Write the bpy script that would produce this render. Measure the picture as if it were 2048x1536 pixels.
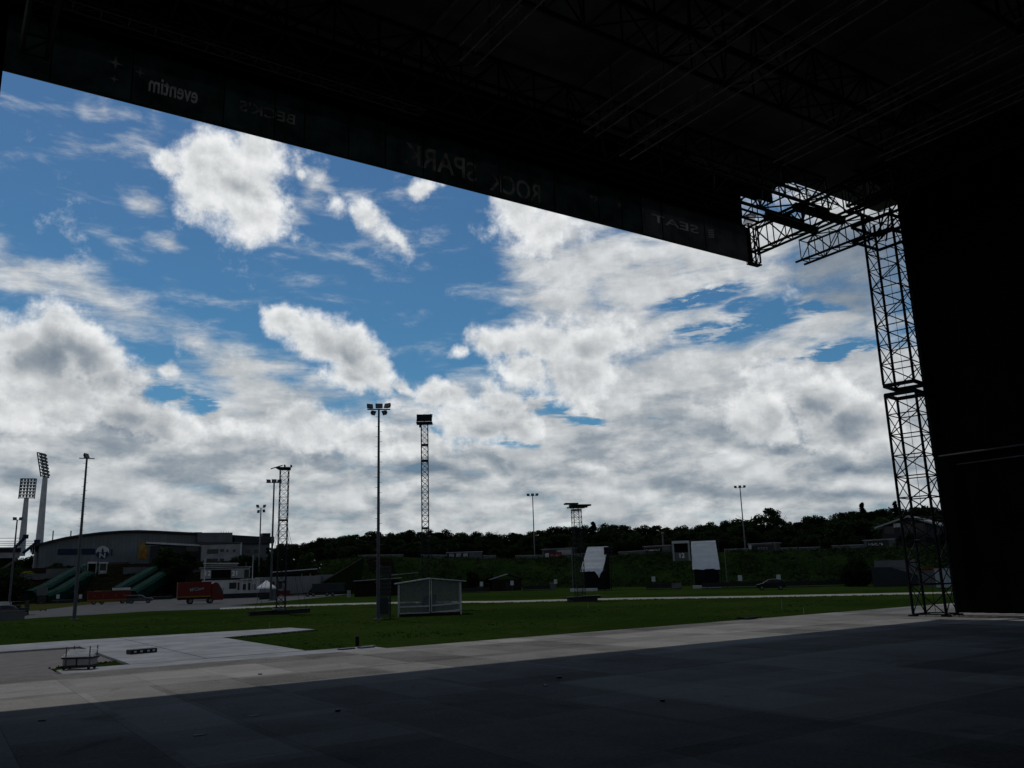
import bpy, bmesh, math, random
from math import radians as R, sin, cos, pi, hypot, atan2, asin, tan
from mathutils import Vector as V, Matrix

random.seed(7)
sc = bpy.context.scene
col = sc.collection
for o in list(bpy.data.objects):
    bpy.data.objects.remove(o)

# ------------------------------------------------------------------ camera
# world: X runs along the front edge of the stage (to the right), Y out to the field, z = 0 is the turf
FPX, PITCH, ROLL, CZ, HEAD = 1700.0, R(12.7), R(1.8), 3.1, R(56.02)
_fw = V((cos(PITCH)*cos(HEAD), cos(PITCH)*sin(HEAD), sin(PITCH)))
_r = V((sin(HEAD), -cos(HEAD), 0)); _u = _r.cross(_fw)
_rt = cos(ROLL)*_r - sin(ROLL)*_u; _up = sin(ROLL)*_r + cos(ROLL)*_u
cd = bpy.data.cameras.new('camera'); cam = bpy.data.objects.new('camera', cd); col.objects.link(cam)
cam.matrix_world = Matrix(((_rt.x, _up.x, -_fw.x, 0), (_rt.y, _up.y, -_fw.y, 0), (_rt.z, _up.z, -_fw.z, CZ), (0, 0, 0, 1)))
cd.sensor_fit = 'HORIZONTAL'; cd.sensor_width = 36; cd.lens = 36*FPX/2048
cd.clip_start = 0.05; cd.clip_end = 5000
sc.camera = cam
sc.cycles.max_bounces = 5; sc.cycles.diffuse_bounces = 3; sc.cycles.glossy_bounces = 2; sc.cycles.transmission_bounces = 3; sc.cycles.transparent_max_bounces = 8

# bearings measured in the photograph -> points of the place
def ray(px, py):
    d = _fw + _rt*((px-1024)/FPX) - _up*((py-768)/FPX)
    return d.normalized()
def G(px, py, z=0.0):
    d = ray(px, py); t = (z-CZ)/d.z
    return V((0, 0, CZ)) + d*t
def D(px, py, dist):
    d = ray(px, py); return V((0, 0, CZ)) + d*(dist/hypot(d.x, d.y))
def rz_at(p):            # rotation that turns local -Y towards the stage
    return atan2(p.y, p.x) - pi/2
def skyuv(px, py):
    d = ray(px, py); return (HEAD-atan2(d.y, d.x))*FPX, asin(d.z)*FPX

# ------------------------------------------------------------------ light
SUN_EL, SUN_AZ = R(67.5), R(91.0)     # azimuth counted from +X: the sun stands high over the field
EXPO = -1.0
sc.view_settings.view_transform = 'Standard'; sc.view_settings.look = 'None'
sc.view_settings.gamma = 1.0; sc.view_settings.exposure = EXPO; sc.view_settings.use_curve_mapping = False
sl = bpy.data.lights.new('sun', 'SUN'); sl.energy = 2.0; sl.angle = R(0.53); sl.color = (1.0, 0.97, 0.93)
so = bpy.data.objects.new('sun', sl); col.objects.link(so)
sd = V((cos(SUN_EL)*cos(SUN_AZ), cos(SUN_EL)*sin(SUN_AZ), sin(SUN_EL)))
so.rotation_euler = sd.to_track_quat('Z', 'Y').to_euler(); so.location = sd*300

class NT:                 # small helper round a node tree
    def __init__(s, tree): s.t = tree; s.n = tree.nodes; s.l = tree.links
    def put(s, sock, v):
        if v is None: return
        if hasattr(v, 'is_linked') or isinstance(v, bpy.types.NodeSocket): s.l.new(v, sock)
        else:
            if isinstance(v, (tuple, list)) and sock.type == 'RGBA' and len(v) == 3: v = (*v, 1)
            sock.default_value = v
    def math(s, op, a, b=None, c=None, clamp=False):
        n = s.n.new('ShaderNodeMath'); n.operation = op; n.use_clamp = clamp
        for i, v in enumerate((a, b, c)): s.put(n.inputs[i], v)
        return n.outputs[0]
    def vmath(s, op, a, b=None):
        n = s.n.new('ShaderNodeVectorMath'); n.operation = op
        s.put(n.inputs[0], a); s.put(n.inputs[1], b)
        return n.outputs[1] if op in ('LENGTH', 'DOT_PRODUCT') else n.outputs[0]
    def noise(s, vec, scale, detail=4, rough=0.55, dist=0.0, out=0):
        n = s.n.new('ShaderNodeTexNoise'); s.put(n.inputs['Vector'], vec)
        n.inputs['Scale'].default_value = scale; n.inputs['Detail'].default_value = detail
        n.inputs['Roughness'].default_value = rough; n.inputs['Distortion'].default_value = dist
        return n.outputs[out]
    def map(s, vec, loc=(0, 0, 0), rot=(0, 0, 0), scale=(1, 1, 1), typ='POINT'):
        n = s.n.new('ShaderNodeMapping'); n.vector_type = typ; s.put(n.inputs['Vector'], vec)
        n.inputs['Location'].default_value = loc; n.inputs['Rotation'].default_value = rot; n.inputs['Scale'].default_value = scale
        return n.outputs[0]
    def ramp(s, fac, a, b, c=0.0, d=1.0, smooth=True):
        n = s.n.new('ShaderNodeMapRange'); n.interpolation_type = 'SMOOTHSTEP' if smooth else 'LINEAR'
        s.put(n.inputs[0], fac); 
        for i, v in zip((1, 2, 3, 4), (a, b, c, d)): s.put(n.inputs[i], v)
        return n.outputs[0]
    def mix(s, fac, a, b, blend='MIX'):
        n = s.n.new('ShaderNodeMix'); n.data_type = 'RGBA'; n.blend_type = blend
        s.put(n.inputs[0], fac); s.put(n.inputs[6], a); s.put(n.inputs[7], b)
        return n.outputs[2]
    def comb(s, x, y, z):
        n = s.n.new('ShaderNodeCombineXYZ')
        for i, v in enumerate((x, y, z)): s.put(n.inputs[i], v)
        return n.outputs[0]

w = bpy.data.worlds.new('World'); sc.world = w; w.use_nodes = True
def build_sky():
    k = NT(w.node_tree)
    bg = k.n['Background']
    sky = k.n.new('ShaderNodeTexSky'); sky.sky_type = 'NISHITA'; sky.sun_disc = False
    sky.sun_elevation = SUN_EL; sky.sun_rotation = pi/2 - SUN_AZ
    sky.air_density = 1.0; sky.dust_density = 0.6; sky.ozone_density = 2.2
    STR = 0.10
    bg.inputs[1].default_value = STR
    tc = k.n.new('ShaderNodeTexCoord')
    sx = k.n.new('ShaderNodeSeparateXYZ'); k.l.new(tc.outputs['Generated'], sx.inputs[0])
    az = k.math('ARCTAN2', sx.outputs[1], sx.outputs[0])
    u = k.math('MULTIPLY', k.math('SUBTRACT', HEAD, az), FPX)
    v = k.math('MULTIPLY', k.math('ARCSINE', sx.outputs[2]), FPX)
    uv = k.comb(u, v, 0.0)
    # warp the outlines
    wn = k.noise(uv, 1/120, 4, 0.6, out=1)
    wv = k.vmath('MULTIPLY', k.vmath('SUBTRACT', wn, (0.5, 0.5, 0.5)), (75, 55, 0))
    uw = k.vmath('ADD', uv, wv)
    wn2 = k.noise(uv, 1/210, 3, 0.6, out=1)
    uw2 = k.vmath('ADD', uv, k.vmath('MULTIPLY', k.vmath('SUBTRACT', wn2, (0.5, 0.5, 0.5)), (190, 60, 0)))
    def field(blobs, vec, op='MAXIMUM'):
        acc = None
        sp = k.n.new('ShaderNodeSeparateXYZ'); k.l.new(vec, sp.inputs[0])
        for b in blobs:
            cx, cy, rx, ry, rot, s = (list(b) + [1.0])[:6]
            cu, cv = skyuv(cx, cy)
            g = k.n.new('ShaderNodeTexGradient'); g.gradient_type = 'SPHERICAL'
            # the running value rides along in z (scaled away) so that the blobs are evaluated one after another
            k.l.new(k.map(k.comb(sp.outputs[0], sp.outputs[1], acc if acc is not None else 0.0), (cu, cv, 0), (0, 0, R(-rot-1.8)), (rx*1.35, ry*1.35, 1e7), 'TEXTURE'), g.inputs[0])
            f = g.outputs['Fac']
            if s != 1.0: f = k.math('MULTIPLY', f, s)
            acc = f if acc is None else (k.math(op, acc, f) if op != 'SMOOTH_MAX' else k.math(op, acc, f, 0.22))
        return acc
    C1 = [(470,355,108,95,0,1.2),(430,325,85,50,0),(510,405,80,75,0,1.15),(505,300,75,58,0,1.1),(500,435,52,36,0),(345,328,45,22,15,.8),
          (640,362,32,36,30,.5),(672,412,36,24,50,.55),(742,445,48,34,35,.72),(790,482,46,22,45,.6),(605,360,14,12,0,.6),
          (838,378,36,24,-15,.75),(885,368,25,10,-10,.6),
          (568,640,55,30,20,1.1),(640,680,88,48,30,1.2),(700,705,88,60,30,1.2),(745,735,66,40,35,1.15),(808,768,50,16,22,.8),(690,750,62,34,10,1.1),
          (110,660,78,52,20),(195,712,80,58,30),(15,672,62,52,0),(60,725,95,70,0),(225,765,62,55,0),(330,738,20,18,0,.65),
          (255,825,90,45,15),(335,850,75,40,10),(120,805,100,60,0),(25,800,90,65,0),(470,850,70,25,15,.75),
          (1000,690,95,34,5),(1090,688,90,55,0),(1180,680,95,60,0),(1050,740,80,40,20),(1150,750,120,60,0),(925,695,36,20,-20,.75),(975,770,30,20,0,.6),
          (900,790,78,30,10),(1000,800,75,30,15),(960,845,98,52,10),(1040,850,62,40,0),(778,800,30,16,0,.8),
          (1575,765,90,55,10),(1640,800,95,70,0),(1520,830,85,62,0),(1710,840,95,62,0),
          (1040,430,66,58,20),(1100,470,85,52,0),(1020,395,50,30,20,.7),
          (620,862,95,45,5),(725,872,95,45,10),(835,884,75,36,5)]
    C2 = [(40,545,150,50,15,.85),(180,590,180,52,20,.75),(330,640,140,38,15,.5),(400,682,120,40,25,.62),(515,752,105,56,35,1.0),(575,725,60,26,20,.5),(560,800,90,50,30,.8),
          (1150,520,170,120,0,1.1),(1300,560,240,115,0,1.2),(1450,510,210,110,0,1.2),(1700,470,150,130,0,1.3),(1660,640,170,62,-5,1.1),(1300,650,270,80,0,1.1),
          (1450,730,320,70,0,1.1),(1300,810,270,95,0,1.2),(1120,600,120,85,0,1.1),(1720,760,190,90,0,1.1),(700,590,70,22,5,.4),(270,275,60,18,5,.4),(1480,900,420,80,0,1.2),
          (60,830,260,130,0,1.2),(380,870,220,60,8,1.1),(1000,540,60,20,-20,.4),(205,212,40,22,25,.62),(180,287,52,24,5,.62),(302,418,50,24,20,.7),(325,494,34,16,15,.65),(640,380,50,50,40,.62),(765,460,70,40,40,.6),(610,425,40,20,0,.45),(270,275,50,14,5,.5),(390,445,50,18,0,.35),(730,520,60,14,10,.35)]
    HOLE = [(1400,590,80,18,-4),(1490,648,135,22,-5),(1610,628,80,16,5),(1490,612,60,12,0,.8),(1660,712,130,17,-4),(1150,832,80,24,15),(1010,884,85,16,4),(1290,842,62,12,0,.8),
            (1500,735,66,14,0,.8),(340,790,45,30,30,.8),(420,815,45,26,30,.9),(480,880,60,12,15,.7),(1380,650,60,12,0,.7),(870,850,40,22,10,.9),(1100,800,50,20,10,.8)]
    SH = [(470,370,80,28,10,.45),(520,330,50,30,0,.25),(140,730,115,58,25,1.0),(15,722,60,45,0,.9),(250,772,70,40,20,.7),(240,850,90,32,0,.8),(290,872,90,16,0,.7),(150,880,120,30,0,.45),
          (690,718,95,36,28,.6),(720,755,60,18,10,.5),(975,872,110,26,0,.75),(1175,700,80,52,0,.5),(1085,695,55,36,0,.38),(1160,770,110,30,0,.35),
          (1640,838,140,56,5,.85),(1600,876,140,30,0,.75),(1450,862,75,34,0,.65),(1725,530,150,95,0,1.7),(1690,575,90,40,0,.7),(1810,560,90,90,0,1.2),(640,905,120,20,0,.5),(850,935,120,24,4,.7),
          (1060,940,110,22,0,.5),(1350,870,140,40,0,.5),(1700,945,140,18,0,.7),(1720,990,120,14,0,.7),(1250,970,140,22,0,.55),(680,970,120,20,0,.55),(300,950,120,24,0,.6),(60,960,80,25,0,.6),
          (420,985,110,22,0,.5),(900,990,140,16,0,.5),(1480,990,110,20,0,.5)]
    n1 = k.noise(uv, 1/100, 11, 0.635)
    n1b = k.noise(k.vmath('ADD', uv, (7, 19, 0)), 1/100, 8, 0.60)
    st = k.map(uv, (0, 0, 0), (0, 0, R(-7)), (1, 3.1, 1))
    n2 = k.noise(st, 1/150, 9, 0.62, 0.25)
    n5 = k.noise(k.map(uv, (70, -300, 0), (0, 0, R(-4)), (1, 4.2, 1)), 1/85, 8, 0.64, 0.3)
    n3 = k.noise(k.map(uv, (300, 90, 0), (0, 0, 0), (1, 2.2, 1)), 1/105, 6, 0.6)
    lo = k.map(uv, (-200, 480, 0), (0, 0, R(3)), (1, 2.3, 1))
    n4 = k.noise(lo, 1/150, 7, 0.56, 0.2)
    n4b = k.noise(k.vmath('ADD', lo, (4, 52, 0)), 1/150, 5, 0.54, 0.2)
    m1 = k.math('MULTIPLY_ADD', k.math('SUBTRACT', n1, 0.5), 1.75, field(C1, uw))
    d1 = k.ramp(m1, 0.14, 0.66)
    body = k.ramp(m1, 0.34, 0.95)
    # scattered clouds in the rest of the sky, away from the field of view
    au = k.math('ABSOLUTE', u)
    away = k.ramp(k.math('MAXIMUM', au, v), 1150, 1500)
    hz = k.ramp(v, 480, 215)                        # cover closes towards the horizon
    m2 = k.math('MULTIPLY_ADD', k.math('SUBTRACT', n2, 0.5), 2.1, field(C2, uw2))
    m2 = k.math('SUBTRACT', m2, k.math('MULTIPLY', field(HOLE, uw2), k.math('MULTIPLY_ADD', k.ramp(n5, 0.40, 0.60), 1.35, 0.30)))
    m2 = k.math('ADD', m2, k.math('MULTIPLY', hz, 0.9))
    m2 = k.math('ADD', m2, k.math('MULTIPLY', away, k.ramp(n3, 0.50, 0.68, 0.0, 0.35)))
    d2 = k.math('MULTIPLY', k.ramp(m2, 0.04, 0.95), 0.96)
    shade = k.ramp(field(SH, uw, 'SMOOTH_MAX'), 0.05, 0.9)
    relief = k.math('SUBTRACT', n1, n1b)
    low = k.ramp(v, 540, 200)
    lowdark = k.math('MULTIPLY', low, k.ramp(n4, 0.44, 0.66))
    lowrel = k.math('MULTIPLY', low, k.math('SUBTRACT', n4, n4b))
    e1 = k.math('SUBTRACT', k.math('MULTIPLY_ADD', relief, 1.15, 0.95), k.math('MULTIPLY', shade, k.math('MULTIPLY', body, 0.70)))
    e1 = k.math('SUBTRACT', e1, k.math('MULTIPLY', body, 0.12))
    e1 = k.math('SUBTRACT', e1, k.math('MULTIPLY', lowdark, 0.22))
    e2 = k.math('SUBTRACT', k.math('MULTIPLY_ADD', k.math('SUBTRACT', n2, 0.5), 0.55, 0.745), k.math('MULTIPLY', shade, 0.60))
    e2 = k.math('SUBTRACT', e2, k.math('MULTIPLY', lowdark, 0.33))
    e2 = k.math('MULTIPLY_ADD', lowrel, -0.75, e2)
    e2 = k.math('MULTIPLY_ADD', relief, 0.62, e2)
    dim = k.ramp(v, 700, 40, 1.0, 0.93)
    def tone(e):
        n = k.n.new('ShaderNodeValToRGB'); cr = n.color_ramp; cr.interpolation = 'LINEAR'
        cr.elements[0].position = 0.0; cr.elements[0].color = (0.15, 0.195, 0.255, 1)
        cr.elements[1].position = 1.0; cr.elements[1].color = (0.87, 0.885, 0.89, 1)
        a = cr.elements.new(0.35); a.color = (0.30, 0.34, 0.38, 1)
        a = cr.elements.new(0.65); a.color = (0.515, 0.537, 0.552, 1)
        k.put(n.inputs[0], k.math('MULTIPLY', e, dim)); return n.outputs[0]
    gain = 2.0**(-EXPO)/STR
    mul = k.n.new('ShaderNodeVectorMath')
    def lit(c):
        n = k.n.new('ShaderNodeVectorMath'); n.operation = 'SCALE'; k.l.new(c, n.inputs[0]); n.inputs['Scale'].default_value = gain; return n.outputs[0]
    tint = k.mix(away, k.mix(k.ramp(v, 1000, 350), (0.60, 0.98, 1.24), (0.54, 1.06, 1.28)), (0.62, 0.68, 0.68))
    blue = k.mix(1.0, sky.outputs[0], tint, 'MULTIPLY')
    c = k.mix(d2, blue, lit(tone(e2)))
    c = k.mix(d1, c, lit(tone(e1)))
    k.n.remove(mul)
    k.l.new(c, bg.inputs[0])
build_sky()
try: w.cycles.sampling_method = 'MANUAL'; w.cycles.sample_map_resolution = 512
except Exception: pass

# ------------------------------------------------------------------ materials
MATS = {}
def mat(name, c, rough=0.7, metal=0.0, var=0.12, scale=2.0, bump=0.0, trans=None, spec=0.12):
    if name in MATS: return MATS[name]
    m = bpy.data.materials.new(name); m.use_nodes = True; MATS[name] = m
    k = NT(m.node_tree); b = k.n['Principled BSDF']
    tc = k.n.new('ShaderNodeTexCoord')
    n = k.noise(tc.outputs['Object'], scale, 5, 0.6)
    f = k.ramp(n, 0.3, 0.7, 1-var, 1+var)
    cc = k.mix(1.0, (*c, 1), k.comb(f, f, f), 'MULTIPLY')
    k.l.new(cc, b.inputs['Base Color'])
    b.inputs['Roughness'].default_value = rough; b.inputs['Metallic'].default_value = metal
    b.inputs['Specular IOR Level'].default_value = spec
    if bump:
        bn = k.n.new('ShaderNodeBump'); bn.inputs['Strength'].default_value = bump; k.l.new(n, bn.inputs['Height']); k.l.new(bn.outputs[0], b.inputs['Normal'])
    if trans:      # cloth that lets some light through
        t = k.n.new('ShaderNodeBsdfTranslucent'); k.l.new(cc, t.inputs[0])
        mx = k.n.new('ShaderNodeMixShader'); mx.inputs[0].default_value = trans
        k.l.new(b.outputs[0], mx.inputs[1]); k.l.new(t.outputs[0], mx.inputs[2])
        k.l.new(mx.outputs[0], k.n['Material Output'].inputs[0])
    return m

def turf_mat(name, c1, c2, mow=False):
    m = bpy.data.materials.new(name); m.use_nodes = True; MATS[name] = m
    k = NT(m.node_tree); b = k.n['Principled BSDF']; tc = k.n.new('ShaderNodeTexCoord'); P = tc.outputs['Object']
    a = k.noise(P, 0.06, 6, 0.6); d = k.noise(P, 1.3, 6, 0.7); f = k.noise(P, 14.0, 3, 0.6)
    t = k.math('ADD', k.math('MULTIPLY', a, 0.5), k.math('MULTIPLY', d, 0.5))
    c = k.mix(k.ramp(t, 0.38, 0.62), c1, c2)
    c = k.mix(k.ramp(k.noise(P, 0.23, 5, 0.65), 0.56, 0.74, 0.0, 0.75), c, (c2[0]*1.55, c2[1]*1.0, c2[2]*1.35))
    ff = k.ramp(f, 0.25, 0.75, 0.5, 1.5, False)
    c = k.mix(1.0, c, k.comb(ff, ff, ff), 'MULTIPLY')
    k.l.new(c, b.inputs['Base Color']); b.inputs['Roughness'].default_value = 1.0; b.inputs['Specular IOR Level'].default_value = 0.0
    bn = k.n.new('ShaderNodeBump'); bn.inputs['Strength'].default_value = 0.6; bn.inputs['Distance'].default_value = 0.05; k.l.new(f, bn.inputs['Height']); k.l.new(bn.outputs[0], b.inputs['Normal'])
    return m

def floor_mat():
    m = bpy.data.materials.new('stage_plywood'); m.use_nodes = True
    k = NT(m.node_tree); b = k.n['Principled BSDF']; tc = k.n.new('ShaderNodeTexCoord'); P = tc.outputs['Object']
    def cells(sx, sy, ox, oy):
        p = k.map(P, (ox, oy, 0), (0, 0, 0), (1/sx, 1/sy, 0))
        wn = k.n.new('ShaderNodeTexWhiteNoise'); wn.noise_dimensions = '3D'; k.l.new(k.vmath('FLOOR', p), wn.inputs[0])
        fr = k.vmath('FRACTION', p); return wn.outputs[0], fr
    w1, f1 = cells(1.25, 2.5, 0.3, 0.45); w2, f2 = cells(2.5, 1.25, 0.1, 0.2); w3, _ = cells(5.0, 2.5, .35, .5)
    fine = k.noise(P, 22, 6, 0.7); mid = k.noise(P, 1.1, 7, 0.68, 0.4); big = k.noise(k.map(P, scale=(0.35, 1, 1)), 0.4, 5, 0.6)
    v = k.math('MULTIPLY_ADD', w1, 0.42, 0.50)
    v = k.math('MULTIPLY_ADD', k.ramp(w2, 0.72, 0.76), 0.22, v)
    v = k.math('MULTIPLY_ADD', k.ramp(w3, 0.62, 0.72), 0.34, v)
    v = k.math('ADD', v, k.math('MULTIPLY', k.math('SUBTRACT', mid, 0.5), 0.85))
    v = k.math('ADD', v, k.math('MULTIPLY', k.math('SUBTRACT', big, 0.5), 0.40))
    v = k.math('ADD', v, k.math('MULTIPLY', k.math('SUBTRACT', fine, 0.5), 1.1))
    s = k.n.new('ShaderNodeSeparateXYZ'); k.l.new(f1, s.inputs[0])
    def near(x, wd): return k.math('LESS_THAN', k.math('MINIMUM', x, k.math('SUBTRACT', 1.0, x)), wd)
    seam = k.math('MAXIMUM', near(s.outputs[0], 0.005), near(s.outputs[1], 0.0025))
    v = k.math('MULTIPLY', v, k.math('MULTIPLY_ADD', seam, -0.35, 1.0))
    stain = k.math('MULTIPLY', k.ramp(k.noise(P, 0.8, 6, 0.72, 0.5), 0.56, 0.72, 1.0, 0.6), k.ramp(k.noise(k.map(P, (9, 3, 0), (0, 0, .5), (1, 6, 1)), 1.1, 6, 0.7, 0.6), 0.60, 0.74, 1.0, 0.68))
    v = k.math('MULTIPLY', v, stain)
    c = k.mix(1.0, (0.262, 0.251, 0.236), k.comb(v, v, v), 'MULTIPLY')
    k.l.new(c, b.inputs['Base Color']); b.inputs['Roughness'].default_value = 0.9; b.inputs['Specular IOR Level'].default_value = 0.02
    bn = k.n.new('ShaderNodeBump'); bn.inputs['Strength'].default_value = 0.25; bn.inputs['Distance'].default_value = 0.01; k.l.new(fine, bn.inputs['Height']); k.l.new(bn.outputs[0], b.inputs['Normal'])
    return m

def ribbed_mat(name, c, pitch, axis=0, dark=0.75):
    m = bpy.data.materials.new(name); m.use_nodes = True
    k = NT(m.node_tree); b = k.n['Principled BSDF']; tc = k.n.new('ShaderNodeTexCoord'); P = tc.outputs['Object']
    s = k.n.new('ShaderNodeSeparateXYZ'); k.l.new(P, s.inputs[0])
    fr = k.math('FRACT', k.math('DIVIDE', s.outputs[axis], pitch))
    line = k.math('LESS_THAN', fr, 0.12)
    wn = k.n.new('ShaderNodeTexWhiteNoise'); wn.noise_dimensions = '1D'; k.l.new(k.math('FLOOR', k.math('DIVIDE', s.outputs[axis], pitch)), wn.inputs[1])
    v = k.math('MULTIPLY_ADD', wn.outputs[0], 0.12, 0.9)
    v = k.math('MULTIPLY', v, k.math('MULTIPLY_ADD', line, dark-1, 1.0))
    v = k.math('MULTIPLY', v, k.ramp(k.noise(P, 0.15, 5, 0.6), 0.3, 0.7, 0.85, 1.15))
    k.l.new(k.mix(1.0, c, k.comb(v, v, v), 'MULTIPLY'), b.inputs['Base Color']); b.inputs['Roughness'].default_value = 0.6; b.inputs['Specular IOR Level'].default_value = 0.12
    MATS[name] = m; return m

def leaf_mat(name, c, c2):
    m = bpy.data.materials.new(name); m.use_nodes = True; MATS[name] = m
    k = NT(m.node_tree); b = k.n['Principled BSDF']; tc = k.n.new('ShaderNodeTexCoord'); oi = k.n.new('ShaderNodeObjectInfo')
    n = k.noise(tc.outputs['Object'], 0.55, 3, 0.6)
    cc = k.mix(k.ramp(n, 0.35, 0.65), c, c2)
    f = k.math('MULTIPLY_ADD', oi.outputs['Random'], 0.7, 0.65)
    cc = k.mix(1.0, cc, k.comb(f, f, f), 'MULTIPLY')
    k.l.new(cc, b.inputs['Base Color']); b.inputs['Roughness'].default_value = 0.75; b.inputs['Specular IOR Level'].default_value = 0.03
    t = k.n.new('ShaderNodeBsdfTranslucent'); k.l.new(cc, t.inputs[0])
    mx = k.n.new('ShaderNodeMixShader'); mx.inputs[0].default_value = 0.2
    k.l.new(b.outputs[0], mx.inputs[1]); k.l.new(t.outputs[0], mx.inputs[2]); k.l.new(mx.outputs[0], k.n['Material Output'].inputs[0])
    return m

def clear_mat(name, c, see):
    m = bpy.data.materials.new(name); m.use_nodes = True; MATS[name] = m
    k = NT(m.node_tree); b = k.n['Principled BSDF']; b.inputs['Base Color'].default_value = (*c, 1); b.inputs['Roughness'].default_value = 0.7; b.inputs['Specular IOR Level'].default_value = 0.05
    tc = k.n.new('ShaderNodeTexCoord')
    t = k.n.new('ShaderNodeBsdfTransparent'); mx = k.n.new('ShaderNodeMixShader')
    k.put(mx.inputs[0], k.ramp(k.noise(tc.outputs['Object'], 1.5, 5, 0.65), 0.35, 0.65, see-0.15, see+0.15))
    k.l.new(b.outputs[0], mx.inputs[1]); k.l.new(t.outputs[0], mx.inputs[2]); k.l.new(mx.outputs[0], k.n['Material Output'].inputs[0])
    return m

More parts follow.
